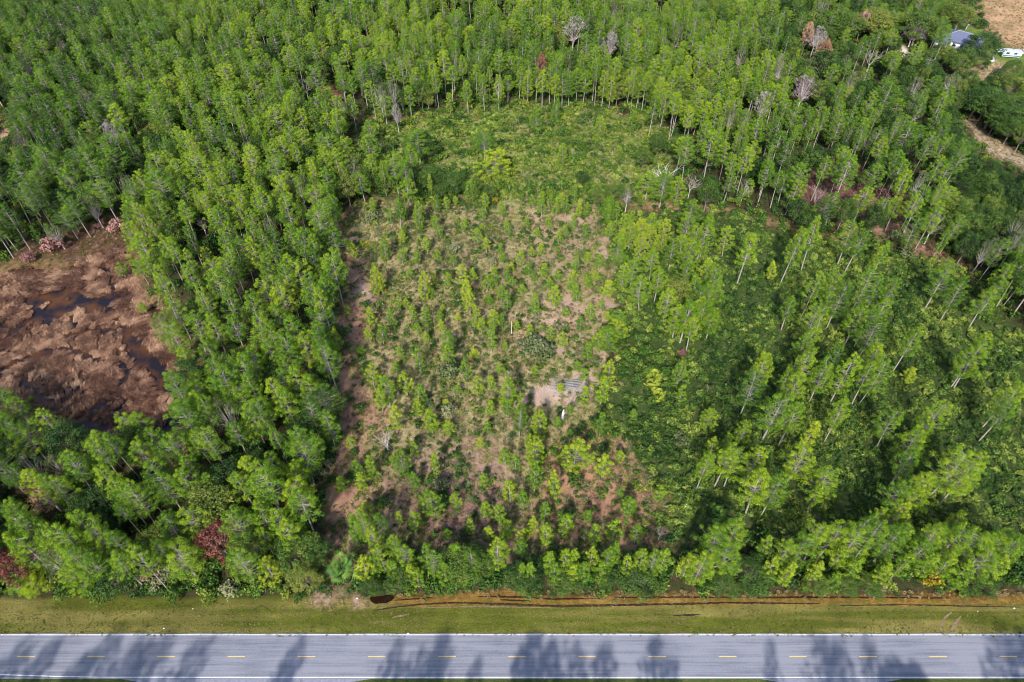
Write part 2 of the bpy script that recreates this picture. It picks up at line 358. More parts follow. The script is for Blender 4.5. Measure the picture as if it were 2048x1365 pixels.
def region_colors(X, Yc):
    n = len(X)
    A = np.tile([.035,.042,.014], (n, 1)); B = np.tile([.085,.05,.032], (n, 1)); w = np.full(n, .45)
    def put(m, a, b, ww):
        nonlocal A, B, w
        m3 = m[:, None]
        A = A*(1-m3)+np.array(a)*m3; B = B*(1-m3)+np.array(b)*m3; w = w*(1-m)+ww*m
    for P, a, b, ww, amp in [
        (A_bank, (.17,.12,.045), (.26,.15,.085), .5, 1.5),
        (A_redwood, (.075,.038,.03), (.16,.085,.065), .55, 2), (A_redleft, (.07,.045,.022), (.17,.09,.055), .45, 2),
        (A_redtop, (.12,.05,.03), (.26,.12,.08), .7, 1.5), (A_redtop2, (.06,.03,.02), (.17,.08,.06), .5, 1.5),
        (A_tanleft, (.20,.14,.07), (.36,.24,.16), .6, 2.5),
        (A_clear, (.17,.17,.055), (.36,.27,.15), .52, 3), (A_mead, (.14,.19,.04), (.26,.26,.09), .5, 3.5),
        (A_field, (.045,.07,.018), (.13,.13,.045), .4, 3), (A_needles, (.16,.07,.04), (.30,.18,.12), .55, 2),
        (A_strip, (.18,.09,.05), (.32,.175,.12), .62, 1.2), (A_lowdirt, (.11,.06,.045), (.27,.155,.12), .55, 3), (A_lowdirt2, (.19,.085,.03), (.34,.185,.11), .66, 2),
        (A_arc, (.26,.14,.075), (.44,.31,.24), .6, 1.6), (A_mid, (.24,.17,.085), (.44,.29,.20), .6, 1.8), (A_upr, (.15,.13,.055), (.35,.24,.16), .62, 2.5),
        (A_pine_clear, (.15,.11,.05), (.34,.22,.17), .55, 2),
        (A_trail, (.22,.13,.07), (.36,.22,.15), .6, .6), (A_trail2, (.25,.15,.09), (.42,.28,.21), .6, 1), (A_trail3, (.20,.14,.05), (.40,.24,.14), .6, 1.0), (A_trail4, (.16,.12,.05), (.30,.2,.12), .5, 1), (A_trail5, (.2,.13,.05), (.38,.2,.1), .6, 1),
        *[(P_, (.24,.125,.075), (.42,.29,.22), .68, .7) for P_ in STREAKS],
        (A_logs, (.22,.155,.11), (.38,.32,.28), .55, 1.2),
        (A_path, (.22,.15,.08), (.44,.35,.25), .52, 1.8), (A_dirt, (.38,.23,.085), (.42,.26,.19), .5, 2.5), (A_yard, (.12,.17,.03), (.28,.24,.10), .4, 1.5),
        (A_sand, (.45,.36,.27), (.62,.54,.44), .6, .8), (A_sand2, (.26,.18,.09), (.46,.34,.22), .5, 2)]:
        put(soft(X, Yc, P, amp)*ok*(.55 if P in (A_trail, A_trail2, A_trail3, A_trail4) else 1)*np.clip(.55+.9*fbm(X, Yc, .22, 301), 0, 1), a, b, ww)
    v = np.clip((53.6-Y)/.8+(fbm(X, Y, .3, 8)-.5)*2, 0, 1)*(Y > 20)
    band = np.clip((fbm(X*.12, Y*1.6, .35, 12)-.42)*4, 0, 1)[:, None]
    band = np.clip(band+.5*(vn(X*.05, Y, 2.6, 13)[:, None]-.5), 0, 1); vc = np.array([.088,.102,.012])*(1-band)+np.array([.19,.165,.045])*band
    left = np.clip((-25-X)/20, 0, 1)[:, None]; vc = vc*(1-.15*left)
    A = A*(1-v[:, None])+vc*v[:, None]; B = B*(1-v[:, None])+vc*np.array([1.4, 1.2, 1.3])*v[:, None]; w = w*(1-v)+.4*v
    put(soft(X, Yc, A_orange, .35)*ok*(.55+.45*fbm(X, Y, .4, 44)), (.22,.12,.02), (.34,.19,.06), .5)
    put(soft(X, Yc, A_edge, 1.0)*ok*np.clip(2*fbm(X, Y, .5, 311)-.45, 0, 1), (.20,.13,.07), (.36,.25,.19), .55)
    put(marshm, (.075,.030,.012), (.15,.075,.025), .5)
    s = ((Y < 39.5) & (Y > -200)).astype(float); put(s, (.06,.085,.016), (.11,.10,.03), .45)
    mod = (.78+.44*fbm(X, Y, .12, 22))[:, None]*(.85+.3*vn(X, Y, .7, 23))[:, None]
    # natural brown litter and green sward drift across the forest floor
    return A*mod*.72, B*mod*.72, w
Ac, Bc, wc = region_colors(X, Yc)
nx, ny = len(XS), len(YS)
I = np.arange(nx*ny).reshape(ny, nx)
Fq = np.stack([I[:-1, :-1], I[:-1, 1:], I[1:, 1:], I[1:, :-1]], -1).reshape(-1, 4)
gm = bpy.data.meshes.new('ground'); gm.vertices.add(len(X)); gm.vertices.foreach_set('co', np.stack([X, Y, Z], 1).ravel())
gm.loops.add(len(Fq)*4); gm.loops.foreach_set('vertex_index', Fq.ravel()); gm.polygons.add(len(Fq))
gm.polygons.foreach_set('loop_start', np.arange(len(Fq))*4); gm.polygons.foreach_set('loop_total', np.full(len(Fq), 4))
for nm, arr in (('ca', Ac), ('cb', Bc)):
    at = gm.attributes.new(nm, 'FLOAT_VECTOR', 'POINT'); at.data.foreach_set('vector', arr.ravel())
at = gm.attributes.new('w', 'FLOAT', 'POINT'); at.data.foreach_set('value', wc)
gm.update()
m, nt, out = newmat('ground_soil_and_grass')
geo = N(nt, 'ShaderNodeTexCoord')
aa = N(nt, 'ShaderNodeAttribute', attribute_name='ca'); ab = N(nt, 'ShaderNodeAttribute', attribute_name='cb'); aw = N(nt, 'ShaderNodeAttribute', attribute_name='w')
n1 = N(nt, 'ShaderNodeTexNoise'); n1.inputs['Scale'].default_value = .9; n1.inputs['Detail'].default_value = 8; n1.inputs['Roughness'].default_value = .72
n2 = N(nt, 'ShaderNodeTexNoise'); n2.inputs['Scale'].default_value = 5; n2.inputs['Detail'].default_value = 3; n2.inputs['Roughness'].default_value = .7
for n_ in (n1, n2): nt.links.new(geo.outputs['Object'], n_.inputs['Vector'])
s1 = N(nt, 'ShaderNodeMath', operation='ADD'); nt.links.new(n1.outputs[0], s1.inputs[0]); nt.links.new(aw.outputs['Fac'], s1.inputs[1])
mr = N(nt, 'ShaderNodeMapRange'); mr.inputs['From Min'].default_value = .93; mr.inputs['From Max'].default_value = 1.07
nt.links.new(s1.outputs[0], mr.inputs['Value'])
mx = N(nt, 'ShaderNodeMix', data_type='RGBA'); nt.links.new(mr.outputs[0], mx.inputs[0])
nt.links.new(aa.outputs['Vector'], mx.inputs[6]); nt.links.new(ab.outputs['Vector'], mx.inputs[7])
mr2 = N(nt, 'ShaderNodeMapRange'); mr2.inputs['From Min'].default_value = .3; mr2.inputs['From Max'].default_value = .7
mr2.inputs['To Min'].default_value = .6; mr2.inputs['To Max'].default_value = 1.45; nt.links.new(n2.outputs[0], mr2.inputs['Value'])
vm = N(nt, 'ShaderNodeVectorMath', operation='SCALE'); nt.links.new(mx.outputs[2], vm.inputs[0]); nt.links.new(mr2.outputs[0], vm.inputs['Scale'])
pb = N(nt, 'ShaderNodeBsdfPrincipled'); pb.inputs['Roughness'].default_value = .95; pb.inputs['Specular IOR Level'].default_value = .1
bp = N(nt, 'ShaderNodeBump'); bp.inputs['Strength'].default_value = .8; bp.inputs['Distance'].default_value = .25
nt.links.new(n2.outputs[0], bp.inputs['Height']); nt.links.new(bp.outputs[0], pb.inputs['Normal'])
nt.links.new(vm.outputs[0], pb.inputs['Base Color']); nt.links.new(pb.outputs[0], out.inputs[0])
gm.materials.append(m)
def link(o, **props):
    COL.objects.link(o)
    for k, v in props.items(): o[k] = v
    return o
ground = link(bpy.data.objects.new('ground', gm), kind='structure')

def sheet(name, polys, z, mat, parent=None):
    me = bpy.data.meshes.new(name); V = []; Fs = []
    for P in polys:
        Fs.append(list(range(len(V), len(V)+len(P)))); V += [(p[0], p[1], z) for p in P]
    me.from_pydata(V, [], Fs); me.materials.append(mat); me.update()
    o = bpy.data.objects.new(name, me); o.parent = parent; COL.objects.link(o); return o

# marsh water: one dark sheet in the basin, the ground rises through it at the bank
m, nt, out = newmat('dark_marsh_water')
p_ = N(nt, 'ShaderNodeBsdfPrincipled'); p_.inputs['Roughness'].default_value = .25
tc = N(nt, 'ShaderNodeTexCoord'); no = N(nt, 'ShaderNodeTexNoise'); no.inputs['Scale'].default_value = .22; no.inputs['Detail'].default_value = 5
nt.links.new(tc.outputs['Object'], no.inputs['Vector'])
cr = N(nt, 'ShaderNodeValToRGB'); e = cr.color_ramp.elements; e[0].position = .40; e[0].color = (.010,.007,.010, 1); e[1].position = .64; e[1].color = (.065,.026,.008, 1)
nt.links.new(no.outputs[0], cr.inputs[0]); nt.links.new(cr.outputs[0], p_.inputs['Base Color'])
p_.inputs['Specular IOR Level'].default_value = .16
n3 = N(nt, 'ShaderNodeTexNoise'); n3.inputs['Scale'].default_value = 2.5; nt.links.new(tc.outputs['Object'], n3.inputs['Vector'])
b3 = N(nt, 'ShaderNodeBump'); b3.inputs['Strength'].default_value = .25; b3.inputs['Distance'].default_value = .05
nt.links.new(n3.outputs[0], b3.inputs['Height']); nt.links.new(b3.outputs[0], p_.inputs['Normal']); nt.links.new(p_.outputs[0], out.inputs[0])
wx, wy = unproj([q[0] for q in A_bank], [q[1] for q in A_bank])
water = sheet('marsh_water', [list(zip(wx, wy))[::-1]], -.42, m); water['kind'] = 'structure'

# ------------------------------------------------------------------ road
m, nt, out = newmat('worn_asphalt')
p_ = N(nt, 'ShaderNodeBsdfPrincipled'); p_.inputs['Roughness'].default_value = .85
tc = N(nt, 'ShaderNodeTexCoord'); mp = N(nt, 'ShaderNodeMapping'); mp.inputs['Scale'].default_value = (.04, 1.6, 1)
no = N(nt, 'ShaderNodeTexNoise'); no.inputs['Scale'].default_value = 2; no.inputs['Detail'].default_value = 6
nf = N(nt, 'ShaderNodeTexNoise'); nf.inputs['Scale'].default_value = 3.5; nf.inputs['Detail'].default_value = 4; nf.inputs['Roughness'].default_value = .8
nt.links.new(tc.outputs['Object'], mp.inputs[0]); nt.links.new(mp.outputs[0], no.inputs['Vector']); nt.links.new(tc.outputs['Object'], nf.inputs['Vector'])
sx = N(nt, 'ShaderNodeSeparateXYZ'); nt.links.new(tc.outputs['Object'], sx.inputs[0])
wv = N(nt, 'ShaderNodeMath', operation='SINE'); wm_ = N(nt, 'ShaderNodeMath', operation='MULTIPLY_ADD'); wm_.inputs[1].default_value = 2*math.pi/1.83; wm_.inputs[2].default_value = .6
nt.links.new(sx.outputs['Y'], wm_.inputs[0]); nt.links.new(wm_.outputs[0], wv.inputs[0])
nb = N(nt, 'ShaderNodeTexNoise'); nb.inputs['Scale'].default_value = .12; nb.inputs['Detail'].default_value = 3; nt.links.new(tc.outputs['Object'], nb.inputs['Vector'])
wa = N(nt, 'ShaderNodeMath', operation='MULTIPLY_ADD'); wa.inputs[1].default_value = .055; nt.links.new(wv.outputs[0], wa.inputs[0])
nbs = N(nt, 'ShaderNodeMath', operation='MULTIPLY_ADD'); nbs.inputs[1].default_value = .7; nbs.inputs[2].default_value = -.35; nt.links.new(nb.outputs[0], nbs.inputs[0]); nt.links.new(nbs.outputs[0], wa.inputs[2])
an = N(nt, 'ShaderNodeMath', operation='ADD'); nt.links.new(no.outputs[0], an.inputs[0]); nt.links.new(wa.outputs[0], an.inputs[1])
ad = N(nt, 'ShaderNodeMath', operation='ADD'); nt.links.new(an.outputs[0], ad.inputs[0])
ml = N(nt, 'ShaderNodeMath', operation='MULTIPLY'); ml.inputs[1].default_value = .8; nt.links.new(nf.outputs[0], ml.inputs[0]); nt.links.new(ml.outputs[0], ad.inputs[1])
cr = N(nt, 'ShaderNodeValToRGB'); e = cr.color_ramp.elements; e[0].position = .62; e[0].color = (.086,.090,.120, 1); e[1].position = 1.05; e[1].color = (.160,.162,.192, 1)
nt.links.new(ad.outputs[0], cr.inputs[0]); nt.links.new(cr.outputs[0], p_.inputs['Base Color']); nt.links.new(p_.outputs[0], out.inputs[0])
M_road = m
M_wline = solid('white_road_paint', (.46,.46,.47), .6, .38, 9)
M_yline = solid('yellow_road_paint', (.50,.34,.10), .6, .35, 9)
RY0, RY1 = 39.35, 46.55
xs = np.linspace(-400, 400, 161)
def lower(x): return RY0+.28*np.clip((-72-x)/10, 0, 3)-.0
me = bpy.data.meshes.new('road'); V = []; Fs = []
for i, x in enumerate(xs): V += [(x, RY0-.25, .02), (x, RY0-.25, -.1), (x, RY1+.12+.06*math.sin(x*1.7), .02), (x, RY1+.2, -.1)]
for i in range(160):
    a = i*4; b = a+4; Fs += [(a, b, b+2, a+2), (a+1, b+1, b, a), (a+2, b+2, b+3, a+3)]
me.from_pydata(V, [], Fs); me.materials.append(M_road); me.update(); road = link(bpy.data.objects.new('road', me), kind='structure')
def strip(name, pts, wd, z, mat, parent=None, jit=.0, seed=1):
    R = np.random.default_rng(seed); pts = np.array(pts, float)
    seg = np.r_[0, np.cumsum(np.hypot(*np.diff(pts, axis=0).T))]; n = max(2, int(seg[-1]/.5))
    s = np.linspace(0, seg[-1], n); Q = np.stack([np.interp(s, seg, pts[:, 0]), np.interp(s, seg, pts[:, 1])], 1)
    T = np.gradient(Q, axis=0); T /= np.linalg.norm(T, axis=1, keepdims=True); Nn = np.stack([-T[:, 1], T[:, 0]], 1)
    w0 = wd/2*(1+jit*R.uniform(-1, 1, n)); w1 = wd/2*(1+jit*R.uniform(-1, 1, n))
    if jit: w0 *= np.sin(np.linspace(.08, np.pi-.08, n))**.3; w1 *= np.sin(np.linspace(.08, np.pi-.08, n))**.3
    V = []; Fs = []
    for i in range(n): V += [(*(Q[i]+Nn[i]*w0[i]), z), (*(Q[i]-Nn[i]*w1[i]), z)]
    for i in range(n-1): Fs.append((2*i+1, 2*i+3, 2*i+2, 2*i))
    me = bpy.data.meshes.new(name); me.from_pydata(V, [], Fs); me.materials.append(mat); me.update()
    o = bpy.data.objects.new(name, me); o.parent = parent; COL.objects.link(o); return o
strip('edge_line', [(-400, RY1-.12), (400, RY1-.12)], .16, .024, M_wline, road)
strip('edge_line', [(-400, RY0+.5), (-120, RY0+.5), (-86, RY0+.42), (-78, RY0+.18), (-70, RY0+.02), (0, RY0), (400, RY0+.03)], .16, .024, M_wline, road)
dx0 = [473, 613, 754, 892, 1034, 1175, 1315, 1453, 1594, 1734, 1874, 2016]
xa = [unproj(q, 1313)[0] for q in dx0]; step = (xa[-1]-xa[0])/11; yc = float(unproj(1024, 1313.5)[1])
d0 = None
for k in range(-6, 14):
    xx = xa[0]+k*step
    if abs(xx) > 125: continue
    if d0 is None:
        d0 = sheet('centre_line_dash', [[(-1.52, -.08), (1.52, -.08), (1.52, .08), (-1.52, .08)]], 0, M_yline, road); o = d0
    else: o = d0.copy(); o.parent = road; COL.objects.link(o)
    o.location = (xx, yc, .025)
# driveway aprons south of the road
ax1 = [unproj(a, b) for a, b in ((335, 1358), (706, 1358))]
M_apron = solid('apron_asphalt', (.16,.16,.20), .85, .2, 2)
for (xa0, xa1) in ((-62, -28), (46, 62)):
    P = [(xa0-4, RY0-.26), (xa0, RY0-.9), (xa0+2.5, RY0-2.6), (xa0+3, 20), (xa1-3, 20), (xa1-2.5, RY0-2.6), (xa1, RY0-.9), (xa1+4, RY0-.26)]
    o = sheet('driveway', [P], .012, M_apron); o['kind'] = 'structure'
# ruts and tyre tracks on the verge
M_mud = solid('dark_wet_mud', (.030,.013,.008), .45, .4, 2)
M_track = solid('pale_tyre_soil', (.15,.105,.065), .95, .35, 3)
def pl(pts): return [tuple(float(c) for c in unproj(a, b)) for a, b in pts]
ruts = [([(745,1222),(797,1214),(842,1209),(910,1206),(1044,1210),(1120,1213),(1340,1209),(1450,1206),(1640,1208)], .34, M_mud),
        ([(790,1201),(831,1198),(866,1194)], .22, M_mud), ([(955,1192),(1040,1194),(1100,1198),(1200,1197)], .30, M_mud),
        ([(1230,1195),(1348,1194),(1500,1195),(1650,1194),(1900,1196)], .32, M_mud), ([(1000,1200),(1060,1202)], .25, M_mud),
        ([(845,1216),(930,1214),(1010,1214),(1130,1217)], .18, M_track), ([(1345,1232),(1400,1230)], .28, M_mud),
        ([(785,1236),(815,1229)], .3, M_track), ([(1680,1212),(1800,1210),(2040,1215)], .2, M_mud)]
for i, (P, w_, mt) in enumerate(ruts):
    q = pl(P); o = strip('wheel_rut', q, w_, .03 if q[0][1] < 52.5 else -.02, mt, None, .5, i)
    # drape on the ground
    for v in o.data.vertices:
        dz = -.35*math.exp(-((v.co.y-54.2)/1.3)**2)*(v.co.y > 48)*(v.co.x > -23); v.co.z = dz+.05
    o['kind'] = 'structure'
for i, P in enumerate(([(1882,1264),(1883,1250),(1888,1240),(1896,1230),(1903,1225)], [(1903,1263),(1906,1252),(1914,1242),(1922,1233)])):
    o = strip('tyre_track', pl(P), .42, .035, M_track, None, .5, 40+i); o['kind'] = 'structure'

# ------------------------------------------------------------------ prototypes
def obj(name, me, parent=None):
    o = bpy.data.objects.new(name, me); o.parent = parent; COL.objects.link(o); return o
PR = {}
def reg(kind, name, label_parts, builders, leafm, barkm, ref):
    """prototype meshes of a kind: (part names, list of (trunk mesh, crown mesh), merged mesh) and reference h, r"""
    L = []
    for i, (tr, cr_) in enumerate(builders):
        tm = tr.mesh(kind+'_trunk', [barkm]); cm = cr_.mesh(kind+'_crown', [leafm])
        mg = MB()
        for src, mi in ((tr, 0), (cr_, 1)):
            o_ = 0
            for V_, F_, a_ in zip(src.v, src.f, src.a): mg.add(V_, F_-o_, a_, mi); o_ += len(V_)
        L.append((tm, cm, mg.mesh(kind+'_whole', [barkm, leafm])))
    PR[kind] = dict(name=name, parts=label_parts, L=L, ref=ref)
reg('pine', 'pine_tree', ('trunk', 'crown'), [pine(100+i, 15, 2.75+.25*(i % 3), (.50, .56, .42, .60, .52, .46, .30, .42, .36, .46, .33, .40)[i], (70, 62, 78, 58, 66, 74, 84, 70, 76, 66, 82, 72)[i], .62+.1*(i % 3), 74, .30, .085, (.34, .46, .30, .55, .38, .26)[i % 6]) for i in range(12)], M_pine, M_bark, (15, 2.7))
reg('wide', 'pine_tree', ('trunk', 'crown'), [pine(150+i, 10, 3.3, .15, 120, .58, 70, .30, .085, .42) for i in range(3)], M_young, M_bark, (10, 3.2))
reg('young', 'young_pine', ('trunk', 'crown'), [pine(200+i, 7, 1.25, (.26, .34, .2)[i % 3], 36+7*(i % 3), .40, 52, .25, .075, .5) for i in range(7)], M_young, M_bark, (7, 1.25))
reg('broad', 'broadleaf_tree', ('trunk', 'crown'), [broad(300+i, 10, 3.3, 50+4*i, 1.15, 110, .27, .19, (0, 0, .08, .15)[i]) for i in range(4)], M_broad, M_limb, (10, 3.4))
reg('lacy', 'broadleaf_tree', ('trunk', 'crown'), [broad(330+i, 10, 3.0, 46, .95, 52, .26, .12, .3) for i in range(3)], M_scrub, M_bare, (10, 3.0))
reg('red', 'red_maple', ('trunk', 'crown'), [broad(350+i, 9, 2.9, 80, .7, 50, .28, .17, .08) for i in range(2)], M_red, M_limb, (9, 3))
reg('bare', 'bare_tree', ('trunk', 'limbs'), [bare(400+i, 9, 3.2) for i in range(3)], M_bare, M_bare, (9, 3.2))
reg('bareP', 'bare_tree', ('trunk', 'limbs'), [bare(420+i, 8, 3.2) for i in range(2)], M_barep, M_barep, (8, 3.2))
reg('dead', 'dead_tree', ('trunk', 'limbs'), [bare(440+i, 8, 2.0, 3, 6) for i in range(2)], M_white, M_white, (8, 2.0))
BU = {}
for nm, mt in (('green', M_bush), ('pale', M_scrub), ('rust', M_rust), ('pink', M_pink), ('gold', M_gold), ('field', M_field)):
    BU[nm] = []
    for i in range(3):
        BU[nm].append(bush(500+i, 1.3, 1.5, 380, .26, .17).mesh('shrub_'+nm, [mt]))

# ------------------------------------------------------------------ hand read plants (crop origin, crop scale 2.926)
K = 2.926
def rd(ox, oy, s):
    r = []
    for t in s.split():
        a = [float(q) for q in t.split(',')]
        r.append((ox+a[0]/K, oy+a[1]/K, a[2], (a[3]/K if len(a) > 3 else None), a[4] if len(a) > 4 else None))
    return r
T = []
T += rd(640, 400, """190,240,7 370,230,8,45 450,0,9 570,20,9,45 660,90,6 400,40,7 950,40,5 1070,10,6 920,170,6 970,230,5 840,120,4 700,150,5 1100,140,5 1280,170,4 1180,300,6 1240,280,4 1300,260,4 1395,180,5 1490,90,6 1560,150,6 1440,0,6 1520,0,7 1390,10,6 1300,0,6 1560,20,5 1700,30,8 1750,20,7 1820,80,6 1880,120,9,60 1940,150,9,50 1780,180,8 1700,130,7 1500,330,6 1560,310,4 1480,420,5 1515,510,6 1560,460,3 1550,300,3 1690,480,5,28,1 320,400,9,48,1 350,440,7,30,.9 595,430,9,50,.85 740,430,5 835,380,9,38,.85 850,480,9,38,.85 870,540,8,38,.8 520,400,4 1015,390,7 1095,390,6 980,440,6 1055,500,6 1095,540,7 1225,370,5 1310,370,5 1380,520,7,40 1275,570,8,36 1350,460,4 505,580,3 545,620,5 615,630,7 420,640,7,32 300,640,6 450,580,4 700,660,4 715,700,6,28,.9 895,630,8,28 1015,640,7 945,690,5 1070,670,5 1155,710,4 1230,740,4 1590,620,6 1530,690,6 1355,740,6 1420,770,6 1575,830,6 1000,760,8,40 750,770,11,42 740,850,8 465,860,4 570,870,9,35 350,730,8,38 285,750,5 570,730,3 620,780,4 890,880,3 855,940,7,38 910,1030,6,40 1055,960,4 490,1010,8,48 440,960,4 290,970,7,42 380,1040,10,60 340,1100,9,45 595,1080,9,42 1100,1050,11,55 1010,1040,5 420,1220,9,52,1 640,1240,7,45 1180,1200,8,45 1505,950,3 1640,770,7,45 1700,950,9,55 1660,1040,9,50 1750,660,8,75,.3 1690,750,8,70,.3 1830,1230,4 1550,990,4 160,620,3 640,520,4 690,290,5 780,330,4 620,230,5 560,300,5 480,180,5 1000,560,3 1130,450,4 1440,640,3 1480,480,4 1390,420,4 1250,430,3 1180,500,4 1640,330,5 1610,420,4""")
T += rd(640, 800, """175,215,4 200,370,5 100,440,6,42 230,420,7,42 265,330,8 460,310,8,62 545,245,6,38 670,325,8,36 580,0,6 645,70,8,44 1090,0,6 1170,30,11,48 1300,70,8,65 975,130,4 1090,300,6,42 1150,330,7,38 1275,240,9,78 1265,385,9,50 1385,430,9,50 1500,240,9,105,.75 1670,330,8,55,.8 1770,305,4,35 1650,90,7,42 1760,510,4,28 1815,600,6,60 1115,480,8,52 1195,530,7,42 790,545,6,38 655,540,9,78 555,425,6,38 950,600,6,40 1050,620,7 1315,600,8,45 1230,680,7,36 1095,690,8,48 880,700,6,38 740,760,5,30 545,650,7,50 460,660,5,30 260,600,5 1345,730,8,58 1450,690,6,58 1620,735,8,50 1730,700,9,52 1870,735,7,42 1185,760,5 1185,830,6,46 1040,810,12,75,.8 1000,750,5 600,840,9,50 240,670,11,60 330,680,11,55 170,680,10,50 290,740,10,60 410,800,11,60 480,850,10,60 350,860,10,60 230,930,9,60 560,1000,9,50 640,900,10,55 300,920,8,50 420,930,8,55 510,950,8,50 1330,880,10,50 1430,890,10,55 1510,880,10,50 1600,870,10,50 1680,880,10,50 1750,850,10,50 1820,920,9,48 1250,950,9,45 1190,960,8,40 1900,890,10,50 1960,900,10,50 2030,880,10,50 1380,960,9,50 1480,980,9,50 1580,970,9,50 1660,960,9,48 800,860,10,60 880,880,10,60 730,960,9,55 850,990,9,60""")
T += rd(0, 905, """580,90,14 650,150,14 890,70,15 930,130,14 1080,30,12 1450,40,13 1390,130,12 1530,90,14 1700,80,12 1700,190,14 1500,300,14 1600,330,13 1680,400,13 950,370,12 1100,360,12 1540,620,9,75,.9 60,300,15 100,380,14 330,450,14 450,380,14,100 550,420,14 640,470,13 390,560,13 300,430,13 80,800,13 160,760,12 150,100,13 250,120,12 300,150,12 30,480,13 120,520,12 420,480,13 500,600,12 380,680,12 480,720,11 240,480,12""")
T += rd(0, 440, """810,100,12,90 690,255,5,35 830,480,4,30 560,1240,13 700,1150,12 790,1150,12 890,1230,11 60,1060,12 220,1130,12 120,1220,12 20,1020,12 1590,50,14 1680,40,14 1400,120,14 1480,110,14 1330,150,14 1830,60,14 1740,260,16 1800,330,15 1870,400,15 1640,380,14 1540,350,14 1320,400,14 1440,450,14 1180,400,13 1100,560,13 1230,560,13 1520,560,15 1570,620,14 1550,740,14 1740,690,14 1720,870,15 1790,920,14 1450,910,15 1500,1080,14 1600,960,14 1650,980,14 1120,1030,13 1450,1090,14 1240,830,13 1960,1040,6 1950,720,7 1960,640,7 1010,480,12 930,560,12 990,620,12 1060,740,12 1130,900,12 1130,1020,12""")
T += rd(1348, 440, """460,90,16,75 740,60,17,62 860,0,17 190,0,14 210,-20,14 1060,30,15 1110,60,14 1210,150,9 1250,140,9 60,100,11 90,240,10 110,130,11 220,240,12,62 250,290,11 240,350,11 160,400,11 90,500,12,92 180,470,12,60 240,520,10 600,250,6,35,1 850,310,15,62 960,320,14,58 1150,290,16,58 1220,340,13 1310,350,12,52 1010,380,14 930,430,13 1240,470,13 700,460,10,60 850,510,13 1170,520,13 1110,510,12 820,650,12,62 780,690,11 1190,600,12 1430,640,15,68 1630,250,15,72 1720,340,15,52 1980,270,14 1920,350,12 1870,420,12 540,790,14,72 480,900,14,72 980,750,15,58 1060,790,15 1200,740,13 1230,820,15,62 1170,850,13 900,850,13 790,790,13 680,870,11,46 740,910,12 1850,690,16.6,72 1780,750,14 220,1105,7,56 430,1180,9,56 620,1050,13,100 720,1090,13 1010,1060,14,62 1560,1070,14,62 1320,1130,13,66 1500,1190,12,72 820,1200,9,56,.95 2010,960,16,72 1980,1060,15 50,840,8,56 60,960,7 1420,880,5,42,1 1450,1240,12 330,1250,8 250,1280,8 1600,70,9 1450,0,12""")
T += rd(1348, 905, """200,20,12,62 320,-20,13 380,-10,12 500,-20,12 530,120,14,100 620,150,13 890,100,13,75 870,180,10 760,-20,12 1330,170,13,82 1500,130,14,76 1430,200,12 1700,0,16,100 1790,20,15 1740,80,14 1350,290,10,82 1700,370,7,56 1240,330,10 1400,0,12 250,450,12,100 370,420,12,82 560,500,9,50 700,520,11,72 790,500,12 880,450,12,72 970,430,12 1060,440,12 1140,410,13 1220,410,13,72 1310,460,12 1400,450,12 1480,520,12 1560,440,12,80 1680,460,12,80 1760,450,12 1830,480,12 1900,500,12 1980,480,12 2040,500,12 1690,740,6,45 1650,600,10 1850,600,11 700,640,9 850,650,9 950,700,8 1100,620,9 1250,640,9 1390,600,9 1000,560,10 180,600,10 300,560,10 100,600,9 600,620,8 1550,600,9 1750,650,9 1950,620,9""")
T += rd(680, 0, """1155,640,9,46 1270,570,9,36 1525,690,8,42 1715,660,9,34 1310,840,8,42 900,880,9,110,.8 450,770,12,85,.4 840,780,10,72,.35 165,710,10,52 160,790,12,66 400,510,12 250,570,10 1840,560,14 1480,1080,6 770,1060,7,46 380,1050,11,62 1130,1140,5 1180,1120,5 1240,1140,5 1300,1140,5 1380,1090,6 1580,1150,8,52 850,1130,6 560,1170,6 620,1160,5 440,1200,8 350,1180,8 840,440,13 930,450,13 1050,400,13 1100,420,13 1150,400,13 1190,420,13 1260,440,13 1310,430,13 1350,430,13 1440,420,13 1550,420,13 1590,460,12 740,480,12 640,540,8 60,560,13 30,820,12""")
